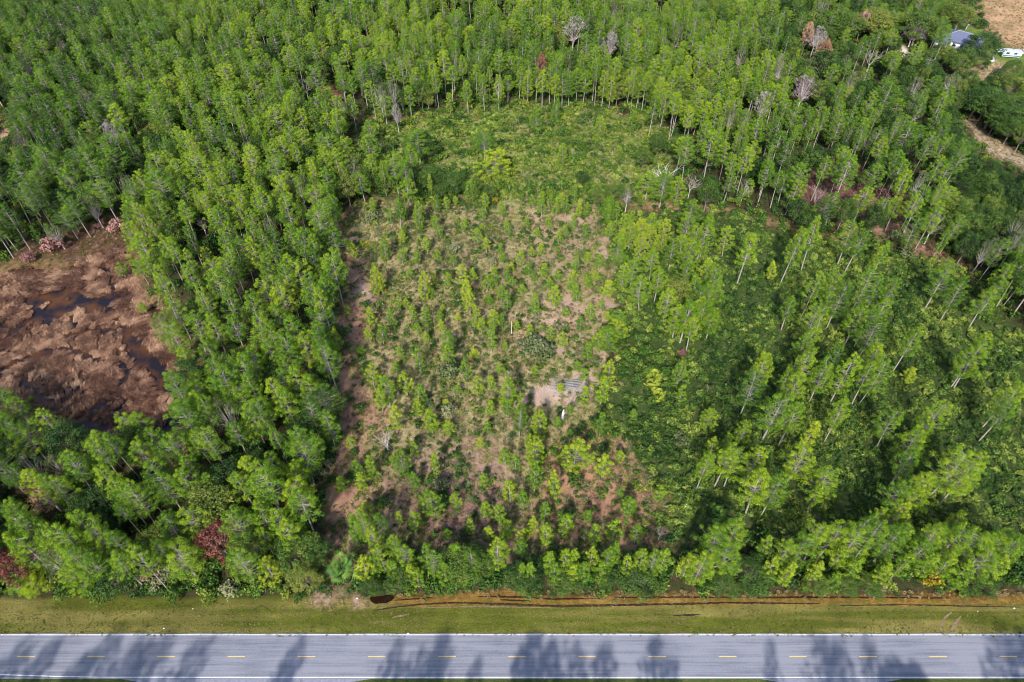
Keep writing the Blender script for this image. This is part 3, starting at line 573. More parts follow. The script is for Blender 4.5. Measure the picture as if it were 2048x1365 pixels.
# other woody plants: (kind, px, py of the crown top, height, half width px, tint)
OT = [('broad',410,983,11,50,.75),('red',424,1062,10,42,.6),('red',12,1110,9,40,.35),('red',1085,107,15,10,1),('twigp',1616,152,14,20,.5),('twig',1532,182,14,15,.6),
 ('twig',1148,32,15,24,.6),('twig',1222,64,14,15,.5),('twig',1640,52,13,18,.3),('twig',1836,48,10,20,.6),('twig',75,968,10,40,.5),('twig',215,240,13,16,.5),('twig',790,205,12,10,.3),('dead',1335,322,12,22,0),('dead',1318,335,10,16,0),('dead',768,862,8,17,0),('dead',1325,1052,6,9,0),('bareP',562,1118,6,19,0),
 ('bareP',340,1040,1,1,0),('broad',294,1070,8,34,.7),('broad',488,1088,9,36,.55),('broad',588,1084,9,44,.5),('broad',602,1142,7,31,.95),('broad',362,1085,8,28,.5),('broad',630,1090,8,26,.25),
 ('broad',1660,105,13,32,.2),('broad',1705,30,13,30,.5),('broad',1640,22,12,30,.6),('broad',1850,30,14,36,.45),('broad',1974,70,11,32,.12),('broad',1758,22,13,40,.95),('broad',1780,66,9,24,1),
 ('rusty',1657,80,13,15,.5),('rusty',1622,46,14,11,.8),('redp',1734,24,13,13,.8),('bare',1834,50,9,18,0),('bare',1752,95,10,18,0),('bare',1645,60,13,16,0),('bare',75,950,8,3,0),
 ('broad',1962,330,8,26,.25),('broad',1925,305,10,26,.3),('broad',1650,340,3,2,0),('broad',1905,5,12,26,.6),('broad',1932,12,11,24,.75),('broad',1880,0,12,26,.5),
 ('broad',1898,100,8,17,.4),('broad',1940,98,9,20,.3),('broad',2036,122,8,20,.5),('broad',1925,112,9,20,.6),('broad',1890,90,9,20,.8),('broad',1968,180,12,30,.15),('broad',2003,195,12,34,.2),('broad',2040,215,12,34,.3),('broad',1990,180,12,34,.35),('broad',2030,150,12,36,.65),('broad',2040,200,12,38,.35),
 ('broad',910,770,4,2,0),('broad',1362,565,9,28,.85),
 ('broad',800,1142,7,24,.35),('broad',922,1110,9,42,.55),('broad',1018,155,8,10,.05),('broad',905,350,7,26,.3),('broad',860,335,8,24,.35),('broad',770,345,7,30,.5),('broad',712,352,7,24,.55),('broad',815,335,8,20,.25),('broad',740,325,8,24,.6),('broad',945,362,6,20,.5),('broad',690,300,9,24,.55),('broad',880,372,5,16,.3),('broad',980,375,5,16,.45),
 ('broad',1166,345,6,13,.15),('broad',1425,355,6,16,.2),('broad',1230,375,6,20,.5),('broad',1200,385,5,16,.6),('broad',1290,300,8,16,.5),('broad',1320,270,9,18,.4),('broad',840,268,9,28,.35),('broad',1050,1143,6,40,.2),('broad',1130,1150,5.5,34,.4),('broad',1275,1140,6,44,.2),('broad',1510,1140,5,42,.3),('broad',1450,1160,5,30,.4),
 ('broad',1215,1145,4.5,22,.35),('broad',960,1115,8,26,.45),('broad',735,1170,5,22,.25),('broad',785,1165,5,22,.3),('broad',1945,1155,5,24,.3),('broad',1985,1170,5,24,.2),('broad',1750,1165,5,24,.5),('broad',1640,1165,5,24,.6),('broad',1700,1170,5,22,.5)]
SH = [('green',x_,y_,r_,t_) for x_,y_,r_,t_ in [(690,362,20,.3),(735,375,18,.2),(760,360,16,.35),(805,378,18,.15),(855,382,20,.2),(905,378,18,.3),(950,382,16,.35),(1000,372,14,.5),(700,395,14,.4),(960,350,14,.4),(1060,380,13,.4),(1110,395,12,.5),(1150,385,13,.3),(1290,705,18,.35),(1315,720,16,.5),(1268,725,17,.3),(1245,745,15,.2),(1300,745,18,.45),(1330,745,14,.3),(1275,760,15,.4),(1250,710,14,.5),(1190,845,16,.3),(1165,855,14,.4),(1215,850,15,.5),(1180,875,14,.25),(1230,870,14,.4),(1150,865,12,.3),(1205,870,14,.35),(930,352,16,.2),(880,360,18,.15),(830,362,18,.3),(780,372,20,.25)]]+[('rust',75,975,42,.6),('pale',903,750,34,.35),('pale',1060,700,36,.4),('pale',1085,712,30,.45),('pale',896,825,22,.85),('pale',785,435,12,.9),('pale',745,440,18,.7),('pale',910,500,14,1),('pale',985,525,12,1),('pale',912,785,14,1),
 ('pale',1020,747,10,1),('pink',1765,390,16,.6),('pink',1800,395,20,.1),('pink',1740,405,12,.4),('pink',1645,310,10,.8),('pink',110,495,26,.4),('pink',235,460,22,.7),('pink',60,520,16,.3),('gold',1856,1160,26,.15),('pink',1748,1172,26,.4),('rust',1392,1155,9,.2),
 ('gold',732,488,9,.6),('gold',990,400,9,.4),('gold',768,578,8,.3),('pink',1365,705,10,.1),('green',880,1010,24,.2),('green',770,1005,18,.1),('green',1208,898,14,.05),('green',1120,820,10,.15),('green',722,815,14,.2),('green',730,610,12,.15),('green',690,590,9,.3),
 ('pink',300,1150,26,.9),('pale',340,1145,26,.7),('pale',310,1170,20,.9),('pale',250,1165,26,.5),('pale',460,1180,26,.9),('green',420,1195,22,.7),('green',200,1190,26,.35),('green',350,1190,24,.3),('green',130,1185,24,.3),('green',515,1180,26,.6),('green',600,1195,16,.1),
 ('pink',210,940,16,.2),('rust',235,930,14,.1),('pale',640,945,16,.6),('pale',655,925,14,.8),('rust',435,845,10,.9),('pink',370,900,18,.2),('green',705,905,12,.3),('green',700,960,18,.1),('green',1150,960,20,.15),('pink',860,1000,16,.5),('pale',880,970,20,.6),
 ('pale',1420,780,14,.2),('pale',1362,885,18,.3),('pale',1360,870,14,.5),('green',965,1165,24,.2),('green',860,1175,24,.35),('green',820,1180,18,.5),('green',900,1180,22,.4),('pale',1790,475,18,.5),('pale',1810,510,20,.35)]

# ------------------------------------------------------------------ gather trees
T += [(px, py, h, w_, None) for px, py, h, w_ in [(1225,400,9,18),(1250,430,9,18),(1240,475,9,20),(1265,445,10,20),(1285,470,9,18),(1300,430,10,18),(1310,500,10,20),(1332,440,10,18),(1350,480,11,20),(1380,432,11,20),(1400,455,11,20),(1270,520,10,20),(1290,560,10,22),(1320,545,11,22),(1340,580,11,22),(1360,615,11,22),(1395,560,11,22),(1420,570,11,22),(1405,600,11,22),(1388,640,10,22),(1430,620,10,20),(1250,530,9,18),(1235,640,7,22),(1215,655,7,20),(1216,560,6,14),(1460,455,10,18),(1330,350,12,26),(1300,345,11,24),(1360,360,10,22),(1385,400,9,20)]]
trees = []          # dict kind X Y h r tint hand variant rot px py
def addtree(kind, px, py, h, rp, tint, hand=True):
    X_, Y_ = unproj(px, py, h*.97)
    while Y_ < 55.2 and h > 4.2:
        h -= .3; X_, Y_ = unproj(px, py, h*.97)
    X_ = float(X_); Y_ = max(float(Y_), 54.6)
    d = proj(X_, Y_, h*.8)[2]
    r = rp*d/F if rp else None
    trees.append(dict(kind=kind, X=X_, Y=Y_, h=h, r=r, tint=tint, hand=hand))
R0 = np.random.default_rng(11)
for (px, py, h, rp, tint) in T:
    h *= R0.uniform(.98, 1.12)
    rad_px = rp
    kind = 'pine' if h > 10.4 else 'young'
    if rp:
        d = float(proj(*unproj(px, py, h*.9), h*.9)[2]); rr = rp*d/F
        if kind == 'young' and rr > 2.0 and h > 6.5: kind = 'wide'
    if tint and tint > .9: tint = .85
    if tint is None: tint = float(np.clip(R0.normal(.55, .16), .1, 1))
    addtree(kind, px+R0.uniform(-1, 1), py+R0.uniform(-1, 1), h, rp, tint)
SPEC = []
for (k_, px, py, h, rp, tint) in OT:
    if h < 3.2 and rp < 4: continue
    if rp < 4: continue
    kk = {'rusty': 'red', 'redp': 'red', 'twig': 'lacy', 'twigp': 'lacy'}.get(k_, k_)
    addtree(kk, px, py, h, rp, tint); trees[-1]['leaf'] = {'rusty': M_rust, 'redp': M_pink, 'twig': M_rust if px == 75 else M_twig, 'twigp': M_ptwig}.get(k_)
    if k_ not in ('broad',) or px == 410: SPEC.append((px, py+rp*.8, rp, trees[-1]['Y']))
for t in trees:
    if t['r'] is None: t['r'] = (1.05+.07*t['h'])*R0.uniform(.85, 1.15) if t['kind'] == 'young' else R0.uniform(2.3, 3.0)
def too_close(X_, Y_, arr, dd): return len(arr) and np.min(np.hypot(arr[:, 0]-X_, arr[:, 1]-Y_)) < dd
# dense wood: jittered scatter kept clear of the open ground
OPEN = [A_clear, A_mead, A_field, A_marsh, A_bank, A_path, A_dirt, A_yard, A_sand, A_sand2, A_redtop, A_tanleft, A_trail3]
open_big = [A_clear, A_mead, A_field]
def fill(n, ylo, yhi):
    Xr = R0.uniform(-300, 300, n); Yr = R0.uniform(ylo, yhi, n)
    p, q, _ = proj(Xr, Yr); ok = (p > -220) & (p < 2270) & (q > -110) & (q < 1186)
    for P in OPEN: ok &= ~inpoly(p, q, P)
    ok &= ~((p > 636) & (p < 690) & (q > 900))
    return Xr[ok], Yr[ok], p[ok], q[ok]
Xr, Yr, pr, qr = fill(60000, 50, 420)
cell = {}
def near(X_, Y_, dd, st=8):
    i, j = int(X_//st), int(Y_//st)
    for a in (-1, 0, 1):
        for b in (-1, 0, 1):
            for (x, y) in cell.get((i+a, j+b), ()):
                if (x-X_)**2+(y-Y_)**2 < dd*dd: return True
    return False
def put_cell(X_, Y_, st=8): cell.setdefault((int(X_//st), int(Y_//st)), []).append((X_, Y_))
for t in trees: put_cell(t['X'], t['Y'])
dens = fbm(Xr, Yr, .035, 61)
col = fbm(Xr, Yr, .03, 62)
ncl = 0
for i in range(6000):
    Xc_ = R0.uniform(-60, 60); Yc_ = R0.uniform(52, 210); p, q, _ = proj(Xc_, Yc_)
    if not inpoly(np.array([p]), np.array([q]), A_clear)[0] or inpoly(np.array([p]), np.array([q]), A_strip)[0] or near(Xc_, Yc_, 3.4): continue
    if q > 880 and R0.random() < .5: continue
    put_cell(Xc_, Yc_); h_ = float(np.clip(R0.normal(3.8, 1.2), 2.0, 7)); ncl += 1
    trees.append(dict(kind='young', X=Xc_, Y=Yc_, h=h_, r=(.8+.08*h_)*R0.uniform(.85, 1.2), tint=float(np.clip(R0.normal(.55, .2), .1, 1)), hand=True))
    if ncl >= 45: break
for i in range(len(Xr)):
    p, q = pr[i], qr[i]
    dd = 2.75+1.7*(dens[i] < .40)+R0.uniform(-.6, 1.3)
    bl = .15
    if p > 1540 and q < 230: bl = .5; dd += 1.0
    if p > 1880 and q > 160 and q < 560: bl = .85; dd += .6
    if q > 860 and p < 640: bl = .28; dd += .2
    if 1580 < p < 1850 and 290 < q < 450: dd += 1.6
    if p < 330 and 420 < q < 520: dd += .4
    if 1860 < p < 2070 and q < 200: continue
    if q > 1100 and p > 660: continue
    if p > 640 and q > 1060: continue
    if p > 1850 and 200 < q < 460:
        if any(inpoly(*[np.array([float(c)]) for c in proj(Xr[i]+dx_, Yr[i], z_)[:2]], A_path)[0] for z_ in (3, 6, 9) for dx_ in (-2, 0, 2)): continue
    cx__, cy__, _ = proj(Xr[i], Yr[i], 11.0)
    if any(abs(cx__-a_) < r_+16 and abs(cy__-b_) < r_+22 and Yr[i] < y_ for a_, b_, r_, y_ in SPEC): continue
    if near(Xr[i], Yr[i], dd): continue
    put_cell(Xr[i], Yr[i])
    u = R0.random(); tb = float(np.clip(R0.normal(.40, .15)+(col[i]-.5)*.55+.10*(300 < p < 1500)-(.10 if p > 1880 or p < 250 else 0), .02, 1))
    if u < bl: trees.append(dict(kind='broad', X=Xr[i], Y=Yr[i], h=R0.uniform(7, 12), r=R0.uniform(2.4, 4.2), tint=float(np.clip(tb+R0.normal(0, .15)-.1, 0, 1)), hand=False))
    elif u < bl+.10: trees.append(dict(kind='young', X=Xr[i], Y=Yr[i], h=R0.uniform(5, 10), r=R0.uniform(1.1, 1.7), tint=tb, hand=False))
    elif u < bl+.145: trees.append(dict(kind='lacy', X=Xr[i], Y=Yr[i], h=R0.uniform(9, 15), r=R0.uniform(1.8, 3.0), tint=R0.uniform(.05, .6), hand=False))
    elif u < bl+.16: trees.append(dict(kind='bare', X=Xr[i], Y=Yr[i], h=R0.uniform(7, 11), r=R0.uniform(1.8, 3), tint=0, hand=False))
    else: trees.append(dict(kind='pine', X=Xr[i], Y=Yr[i], h=float(np.clip(R0.normal(14.3, 2.1), 9, 18.5)), r=float(np.clip(R0.normal(2.6, .62), 1.4, 4.2)), tint=tb, hand=False))
# roadside trees just south of the road, whose shadows cross it
for (px, py, h, r, kd) in [(60,1290,14,3.5,'pine'),(120,1278,15,3,'pine'),(175,1300,13,3,'pine'),(230,1276,15,3,'pine'),(290,1285,15,3,'pine'),(345,1272,15,2.8,'pine'),(405,1278,14,2.8,'pine'),
    (610,1272,15,2.6,'pine'),(575,1320,12,2,'pine'),(790,1288,14,2.2,'pine'),(818,1320,12,2,'pine'),(846,1300,13,1.6,'pine'),(895,1274,15,3,'pine'),(880,1305,13,2.6,'pine'),(955,1315,12,1.8,'pine'),(1075,1274,15,3.6,'pine'),(1110,1280,14,3.4,'pine'),(1060,1300,13,3,'pine'),
    (1150,1290,13,2.6,'pine'),(1215,1296,13,3,'pine'),(1310,1282,14,3,'pine'),(1340,1318,12,2.6,'pine'),(1540,1280,14,1.9,'pine'),(1640,1272,15,2.8,'pine'),(1668,1292,13,2.6,'pine'),(1735,1284,14,2,'pine'),(1790,1322,12,3,'broad'),(1825,1330,11,3,'broad'),(1960,1316,12,.8,'pine'),(2010,1268,15,3.4,'pine'),(2046,1268,15,3.4,'pine'),(2090,1275,15,3.4,'pine')]:
    X_, Y_ = unproj(px, py); L_ = h/math.tan(SUN_EL); X_ = float(X_)-math.sin(math.radians(12))*L_; Y_ = float(Y_)-math.cos(math.radians(12))*L_
    trees.append(dict(kind=kd, X=X_, Y=Y_, h=h, r=r, tint=.5, hand=True, south=True))

for t in trees:
    t['px'], t['py'], d = [float(q) for q in proj(t['X'], t['Y'], t['h']*.75)]; t['size'] = F/d*t['h']
    t['var'] = int(R0.integers(0, 1000)); t['var'] = (6+t['var'] % 6 if t['hand'] else t['var'] % 6) if t['kind'] == 'pine' else t['var']; t['rot'] = R0.uniform(0, 6.28); t['lean'] = R0.normal(0, .02, 2)

# ------------------------------------------------------------------ labels: nearest landmark, direction from it and rank
LM = [("the brown marsh pond",190,700),("the roadside red maple",424,1120),("the fan palm",683,1145),("the stacked grey logs",1137,770),("the pale stump",1124,832),
 ("the big round meadow pine",998,335),("the widest clearing pine",1153,915),("the far small red tree",1085,122),("the dark-roofed house",1918,80),
 ("the purplish bare tree",1616,172),("the white dead tree",768,890),("the yellow palmettos",1313,780),("the sandy track",1990,290),
 ("the magenta thicket",1780,390),("the rusty bare bush",75,985),("the curved tyre marks",1900,1245),("the muddy verge puddle",762,1200),("the yellow verge bush",1856,1165),
 ("the tan patch far left",25,275),("the far pale bare crown",1148,44),("the bright yellow clearing pine",757,560),("the bleached meadow snag",1335,350),
 ("the photo's top left corner",0,0),("the right edge's middle",2048,700),("the treeline's right end",2048,1190),("the pinkish roadside bare tree",562,1128),("the grey-limbed oak",410,1000),("the lichen-pale bush",896,825)]
DIRS = ["right of", "below right of", "below", "below left of", "left of", "above left of", "above", "above right of"]
ORD = ["nearest","second nearest","third nearest","fourth nearest","fifth nearest","sixth nearest","seventh nearest","eighth nearest","ninth nearest","tenth nearest","eleventh nearest","twelfth nearest"]
def ordn(k): return ORD[k] if k < 12 else f"{k+1}th nearest" if (k+1) % 10 not in (1, 2, 3) or (k+1) % 100 in (11, 12, 13) else f"{k+1}{ {1:'st',2:'nd',3:'rd'}[(k+1)%10]} nearest"
def labeler(items, noun):
    P = np.array([(i['px'], i['py']) for i in items]) if items else np.zeros((0, 2))
    ranks = []
    for (_, lx, ly) in LM:
        dx = P[:, 0]-lx; dy = P[:, 1]-ly; dist = np.hypot(dx, dy); sec = (np.round(np.arctan2(dy, dx)/(math.pi/4)).astype(int)) % 8
        rk = np.zeros(len(P), int)
        for s in range(8):
            ii = np.where(sec == s)[0]; o = ii[np.argsort(dist[ii])]; rk[o] = np.arange(len(o))
        ranks.append((rk, sec, dist))
    for k, it in enumerate(items):
        best = min(range(len(LM)), key=lambda l: (ranks[l][0][k]*12+ranks[l][2][k]*.25)+(1e6 if ranks[l][2][k] < 9 else 0))
        rk, sec, _ = ranks[best]
        it['label'] = f"{it.get('look','')+' ' if it.get('look') else ''}{noun}, {ordn(rk[k])} {DIRS[sec[k]]} {LM[best][0]}"
for t in trees:
    kd = t['kind']; t['cls'] = {'wide': 'pine', 'bareP': 'bare', 'lacy': 'broad'}.get(kd, kd)
    tn = t['tint']
    if kd in ('pine', 'wide', 'young'): t['look'] = ('tall ' if t['h'] > 10.4 else 'spreading ' if kd == 'wide' else '')+('yellow-green' if tn > .7 else 'dark green' if tn < .3 else 'green')
    elif kd == 'broad': t['look'] = 'olive' if tn > .6 else 'dark' if tn < .25 else 'green'
    elif kd == 'lacy': t['look'] = 'purplish bare' if t.get('leaf') is M_ptwig else 'rusty bare' if t.get('leaf') is M_rust else 'pale bare' if t.get('leaf') else 'thin greyish'
    elif kd == 'bare': t['look'] = 'grey'
    elif kd == 'bareP': t['look'] = 'purplish'
    elif kd == 'dead': t['look'] = 'bleached'
for cls, noun in (('pine', 'pine'), ('young', 'young pine'), ('broad', 'leafy tree'), ('bare', 'leafless tree'), ('dead', 'dead tree'), ('red', 'tree')):
    sub = [t for t in trees if t['cls'] == cls and not t.get('south')]
    labeler(sub, noun)
for t in trees:
    if t['kind'] == 'red':
        if t.get('leaf') is M_rust: t['label'] = 'rusty orange-leaved tree among grey oaks'+(' nearest the purplish bare tree' if t['py'] > 75 else ', the smaller one further back')
        elif t.get('leaf') is M_pink: t['label'] = 'small pink-crowned tree among the oaks west of the house'
        elif t['px'] > 900: t['label'] = 'small bright red tree standing in the far pine wood'
        elif t['px'] > 300: t['label'] = 'dark red maple in full colour beside the road verge'
        else: t['label'] = "deep red maple at the photo's left edge above the verge"
CAT = dict(lacy='tree', pine='pine tree', wide='pine tree', young='young pine', broad='tree', bare='bare tree', bareP='bare tree', dead='dead tree', red='red-leaved tree')
GRP = dict(lacy='broadleaf trees', pine='tall pines', wide='tall pines', young='young pines', broad='broadleaf trees', bare='leafless trees', bareP='leafless trees', dead='dead trees', red='autumn trees')

# ------------------------------------------------------------------ scatter object: one object, instanced through geometry nodes
def scatter(name, meshes, X_, Y_, Z_, rot, scl, idx, tint, label, cat=None, kind='stuff'):
    n = len(X_); src = bpy.data.collections.new('src_'+name)
    for i, me in enumerate(meshes): src.objects.link(bpy.data.objects.new('%s_source_%02d' % (name, i), me))
    me = bpy.data.meshes.new(name); me.vertices.add(n); me.vertices.foreach_set('co', np.stack([X_, Y_, Z_], 1).ravel())
    for nm, ty, arr, key in (('rot', 'FLOAT_VECTOR', rot, 'vector'), ('scl', 'FLOAT_VECTOR', scl, 'vector'), ('idx', 'INT', idx, 'value'), ('tint', 'FLOAT', tint, 'value')):
        a = me.attributes.new(nm, ty, 'POINT'); a.data.foreach_set(key, np.asarray(arr).ravel().astype(np.int32 if ty == 'INT' else np.float32))
    me.update(); o = bpy.data.objects.new(name, me); COL.objects.link(o)
    ng = bpy.data.node_groups.new(name, 'GeometryNodeTree')
    ng.interface.new_socket('Geometry', in_out='INPUT', socket_type='NodeSocketGeometry'); ng.interface.new_socket('Geometry', in_out='OUTPUT', socket_type='NodeSocketGeometry')
    gi = ng.nodes.new('NodeGroupInput'); go = ng.nodes.new('NodeGroupOutput')
    ci = ng.nodes.new('GeometryNodeCollectionInfo'); ci.inputs['Collection'].default_value = src
    ci.inputs['Separate Children'].default_value = True; ci.inputs['Reset Children'].default_value = True
    ip = ng.nodes.new('GeometryNodeInstanceOnPoints'); ip.inputs['Pick Instance'].default_value = True
    def na(nm, ty):
        q = ng.nodes.new('GeometryNodeInputNamedAttribute'); q.data_type = ty; q.inputs['Name'].default_value = nm; return q.outputs['Attribute']
    L = ng.links.new
    L(gi.outputs[0], ip.inputs['Points']); L(ci.outputs[0], ip.inputs['Instance'])
    L(na('idx', 'INT'), ip.inputs['Instance Index'])
    er = ng.nodes.new('FunctionNodeEulerToRotation'); L(na('rot', 'FLOAT_VECTOR'), er.inputs[0]); L(er.outputs[0], ip.inputs['Rotation'])
    L(na('scl', 'FLOAT_VECTOR'), ip.inputs['Scale']); L(ip.outputs[0], go.inputs[0])
    md = o.modifiers.new('scatter', 'NODES'); md.node_group = ng
    o['label'] = label; o['kind'] = kind
    if cat: o['category'] = cat
    return o

def groundz(X_, Y_): return float(gz(np.array([X_]), np.array([Y_]))[0])
rep = {}
def place(t):
    k = PR[t['kind']]; i = t['var'] % len(k['L']); h0, r0 = k['ref']
    e = bpy.data.objects.new(k['name'], None); e.empty_display_size = .5; COL.objects.link(e)
    e.location = (t['X'], t['Y'], groundz(t['X'], t['Y'])-.05); e.rotation_euler = (t['lean'][0], t['lean'][1], t['rot'])
    e.scale = (t['r']/r0, t['r']/r0, t['h']/h0)
    e['label'] = t['label']; e['category'] = CAT[t['kind']]; e['group'] = GRP[t['kind']]
    key = (t['kind'], i)
    for j, pn in enumerate(k['parts']):
        if t.get('leaf') is not None:
            me_ = k['L'][i][j]
            if j == 1: me_ = me_.copy(); me_.materials[0] = t['leaf']
            o = bpy.data.objects.new(pn, me_)
        elif (key, j) not in rep:
            o = bpy.data.objects.new(pn, k['L'][i][j]); rep[(key, j)] = o
        else: o = rep[(key, j)].copy()
        o.parent = e; COL.objects.link(o); o['tint'] = float(t['tint'])
for cls, cap in (('pine', 300), ('young', 300), ('broad', 290), ('bare', 200), ('dead', 50), ('red', 50)):
    L = [t for t in trees if t['cls'] == cls and not t.get('south') and -30 < t['px'] < 2078 and -20 < t['py'] < 1400]
    L.sort(key=lambda t: (0 if t['hand'] else 1, -t['size']))
    if cls in ('pine', 'broad', 'young'): L.sort(key=lambda t: -t['size']*(10 if t['kind'] == 'wide' else 1.5 if t['hand'] else 1))
    for t in L[:cap]: t['ind'] = True; place(t)
SO = sorted([t for t in trees if t.get('south')], key=lambda t: t['X'])
for i, t in enumerate(SO):
    t['label'] = 'tree south of the road whose shadow on the asphalt is '+ordn(i).replace(' nearest', '').replace('nearest', 'first')+' from the left'; place(t)
for kd, nm, lb, cat in (('pine', 'pine_wood', 'mass of smaller far pines filling the woods around the clearing', 'pine wood'), ('young', 'pine_saplings', 'many far young pines growing between the taller ones', 'saplings'), ('broad', 'broadleaf_wood', 'mass of far leafy trees mixed into the pine woods', 'woodland'), ('lacy', 'thin_greyish_wood', 'far thin-leaved greyish trees scattered among the pines', 'woodland'), ('bare', 'leafless_wood', 'far grey leafless trees scattered through the woods', 'bare trees')):
    L = [t for t in trees if t['kind'] == kd and not t.get('ind') and not t.get('south')]
    if not L: continue
    h0, r0 = PR[kd]['ref']; g_ = lambda f: np.array([f(t) for t in L])
    Xa, Ya = g_(lambda t: t['X']), g_(lambda t: t['Y'])
    scatter(nm, [q[2] for q in PR[kd]['L']], Xa, Ya, gz(Xa, Ya)-.05, g_(lambda t: (t['lean'][0], t['lean'][1], t['rot'])),
            g_(lambda t: (t['r']/r0, t['r']/r0, t['h']/h0)), g_(lambda t: t['var'] % len(PR[kd]['L'])), g_(lambda t: t['tint']), lb, cat)
print('trees', len(trees), {k: sum(t['cls'] == k for t in trees) for k in ('pine', 'young', 'broad', 'bare')})

# ------------------------------------------------------------------ individual shrubs and palms
shr = []
for (c, px, py, rp, tint) in SH:
    X_, Y_ = [float(q) for q in unproj(px, py, 1.0)]; d = proj(X_, Y_)[2]; r = rp*d/F
    shr.append(dict(c=c, X=X_, Y=Y_, r=r, h=min(1.3*r, 4.5), tint=tint, px=px, py=py, look={'green': 'dark green', 'pale': 'pale grey-green', 'rust': 'rusty', 'pink': 'pinkish twiggy', 'gold': 'yellowish', 'field': 'green'}[c]))
labeler(shr, 'bush')
for s in shr:
    if s['px'] == 75: s['label'] = 'wide rusty bare bush in the trees left of the pond outlet'
    if s['px'] == 1856: s['label'] = 'yellowish bush at the verge edge below the right treeline'
    if s['px'] == 896: s['label'] = 'pale lichen-covered bush in the lower clearing'
    ms = BU[s['c']]
    o = bpy.data.objects.new('shrub', ms[len(s['label']) % 3]); COL.objects.link(o); o.location = (s['X'], s['Y'], groundz(s['X'], s['Y']))
    k = s['r']/1.3; o.scale = (k, k*R0.uniform(.8, 1), s['h']/1.5); o.rotation_euler = (0, 0, R0.uniform(0, 6.28))
    o['label'] = s['label']; o['category'] = 'shrub'; o['group'] = 'single shrubs'; o['tint'] = s['tint']
palm_tr = MB(); tube(palm_tr, [[0, 0, -.3], [.05, 0, 2.2], [0, .05, 4.4]], [.22, .18, .2], 7)
def palm(name, X_, Y_, z0, mesh, tint, label, s=1.0):
    e = bpy.data.objects.new(name, None); COL.objects.link(e); e.location = (X_, Y_, groundz(X_, Y_)); e['label'] = label; e['category'] = 'palm'
    if z0 > 1: obj('trunk', palm_tr.mesh('palm_trunk', [M_bark]), e)
    o = obj('fronds', mesh, e); o.location = (0, 0, z0 if z0 > 1 else 0); o.scale = (s, s, s); o['tint'] = tint
    return e
fp = fanpalm(900, 2.6, 26, 10).mesh('fan_fronds', [M_palm]); fp2 = fanpalm(901, 2.4, 22, 11).mesh('fan_fronds', [M_palm])
x_, y_ = [float(q) for q in unproj(684, 1140, 4.4)]; palm('fan_palm', x_, y_, 4.2, fp, .55, 'green fan palm at the foot of the bare strip beside the verge', 1.15)
for (px, py, tn, lb, s) in ((1305,762,.95,'yellow palmetto with a ragged crown, upper one of the pair right of the logs',1.25),(1315,795,1.0,'round yellow and cream palmetto, lower one of the pair right of the logs',1.0),(1434,1030,.6,'green palmetto above the lower right treeline',.9)):
    x_, y_ = [float(q) for q in unproj(px, py)]; palm('palmetto', x_, y_, .3, fp2, tn, lb, s)

# ------------------------------------------------------------------ ground cover (nobody could count it)
def pts_in(polys, dens, excl=(), seed=0, amp=2.0, nf=None):
    R = np.random.default_rng(seed); px = np.array([q for P in polys for q in P], float)
    Xp, Yp = unproj(np.clip(px[:, 0], -250, 2300), np.clip(px[:, 1], -110, 1300)); x0, x1, y0, y1 = Xp.min(), Xp.max(), Yp.min(), Yp.max()
    n = int((x1-x0)*(y1-y0)*dens); Xq = R.uniform(x0, x1, n); Yq = R.uniform(y0, y1, n)
    p, q, _ = proj(Xq+(fbm(Xq, Yq, .25, 91)-.5)*amp*4, Yq+(fbm(Xq, Yq, .25, 57)-.5)*amp*4); ok = np.zeros(n, bool)
    for P in polys: ok |= inpoly(p, q, P)
    for P in excl: ok &= ~inpoly(p, q, P)
    pp, qq, _ = proj(Xq, Yq); ok &= (pp > -160) & (pp < 2210) & (qq > -90)
    if nf is not None: ok &= R.random(n) < nf(Xq, Yq)
    return Xq[ok], Yq[ok], R
def cover(name, meshes, pts, smin, smax, tint, label, hz=1.0, rotfn=None, zoff=-.03, z=None):
    Xq, Yq, R = pts; n = len(Xq); s = R.uniform(smin, smax, n)
    rot = np.stack([R.normal(0, .06, n), R.normal(0, .06, n), R.uniform(0, 6.28, n) if rotfn is None else rotfn(Xq, Yq, R)], 1)
    tn = tint(Xq, Yq)+R.normal(0, .2, n)
    o = scatter(name, meshes, Xq, Yq, (gz(Xq, Yq)+zoff) if z is None else np.full(n, z), rot, np.stack([s, s, s*hz*R.uniform(.75, 1.3, n)], 1), R.integers(0, len(meshes), n), np.clip(tn, 0, 1), label)
    print(name, n); return o
lo = [bush(600+i, 1.0, .95, 130, .36, .20).mesh('low_bush', [M_field]) for i in range(3)]
lof = lo+[fanpalm(610+i, 1.15, 9, 7, .1).mesh('low_palmetto', [M_field]) for i in range(3)]
lob = [bush(620+i, 1.0, 1.2, 120, .33, .2).mesh('understory_bush', [M_bush]) for i in range(3)]
lop = [bush(630+i, .9, .9, 110, .20, .10).mesh('scrub_bush', [M_scrub]) for i in range(3)]
gr = [tuft(640+i, 26, .55, 1.0, .035).mesh('grass_tuft', [M_dry]) for i in range(3)]
grg = [tuft(650+i, 24, .5, 1.0, .04).mesh('green_tuft', [M_bush]) for i in range(3)]
reed = [tuft(660+i, 30, .95, 1.1, .036, (1.1, 0)).mesh('reed_clump', [M_reed]) for i in range(4)]
ft = lambda a, b, s, f=.06: (lambda X_, Y_: a+(b-a)*np.clip((fbm(X_, Y_, f, s)-.3)*2.2, 0, 1))
cover('palmetto_scrub', lof, pts_in([A_field], .85, (A_strip, A_arc), 1, 4, nf=lambda x, y: .35+1.2*fbm(x, y, .12, 71)), .5, 1.35, ft(.25, .8, 70, .1), 'dark green palmetto scrub covering the open ground on the right')
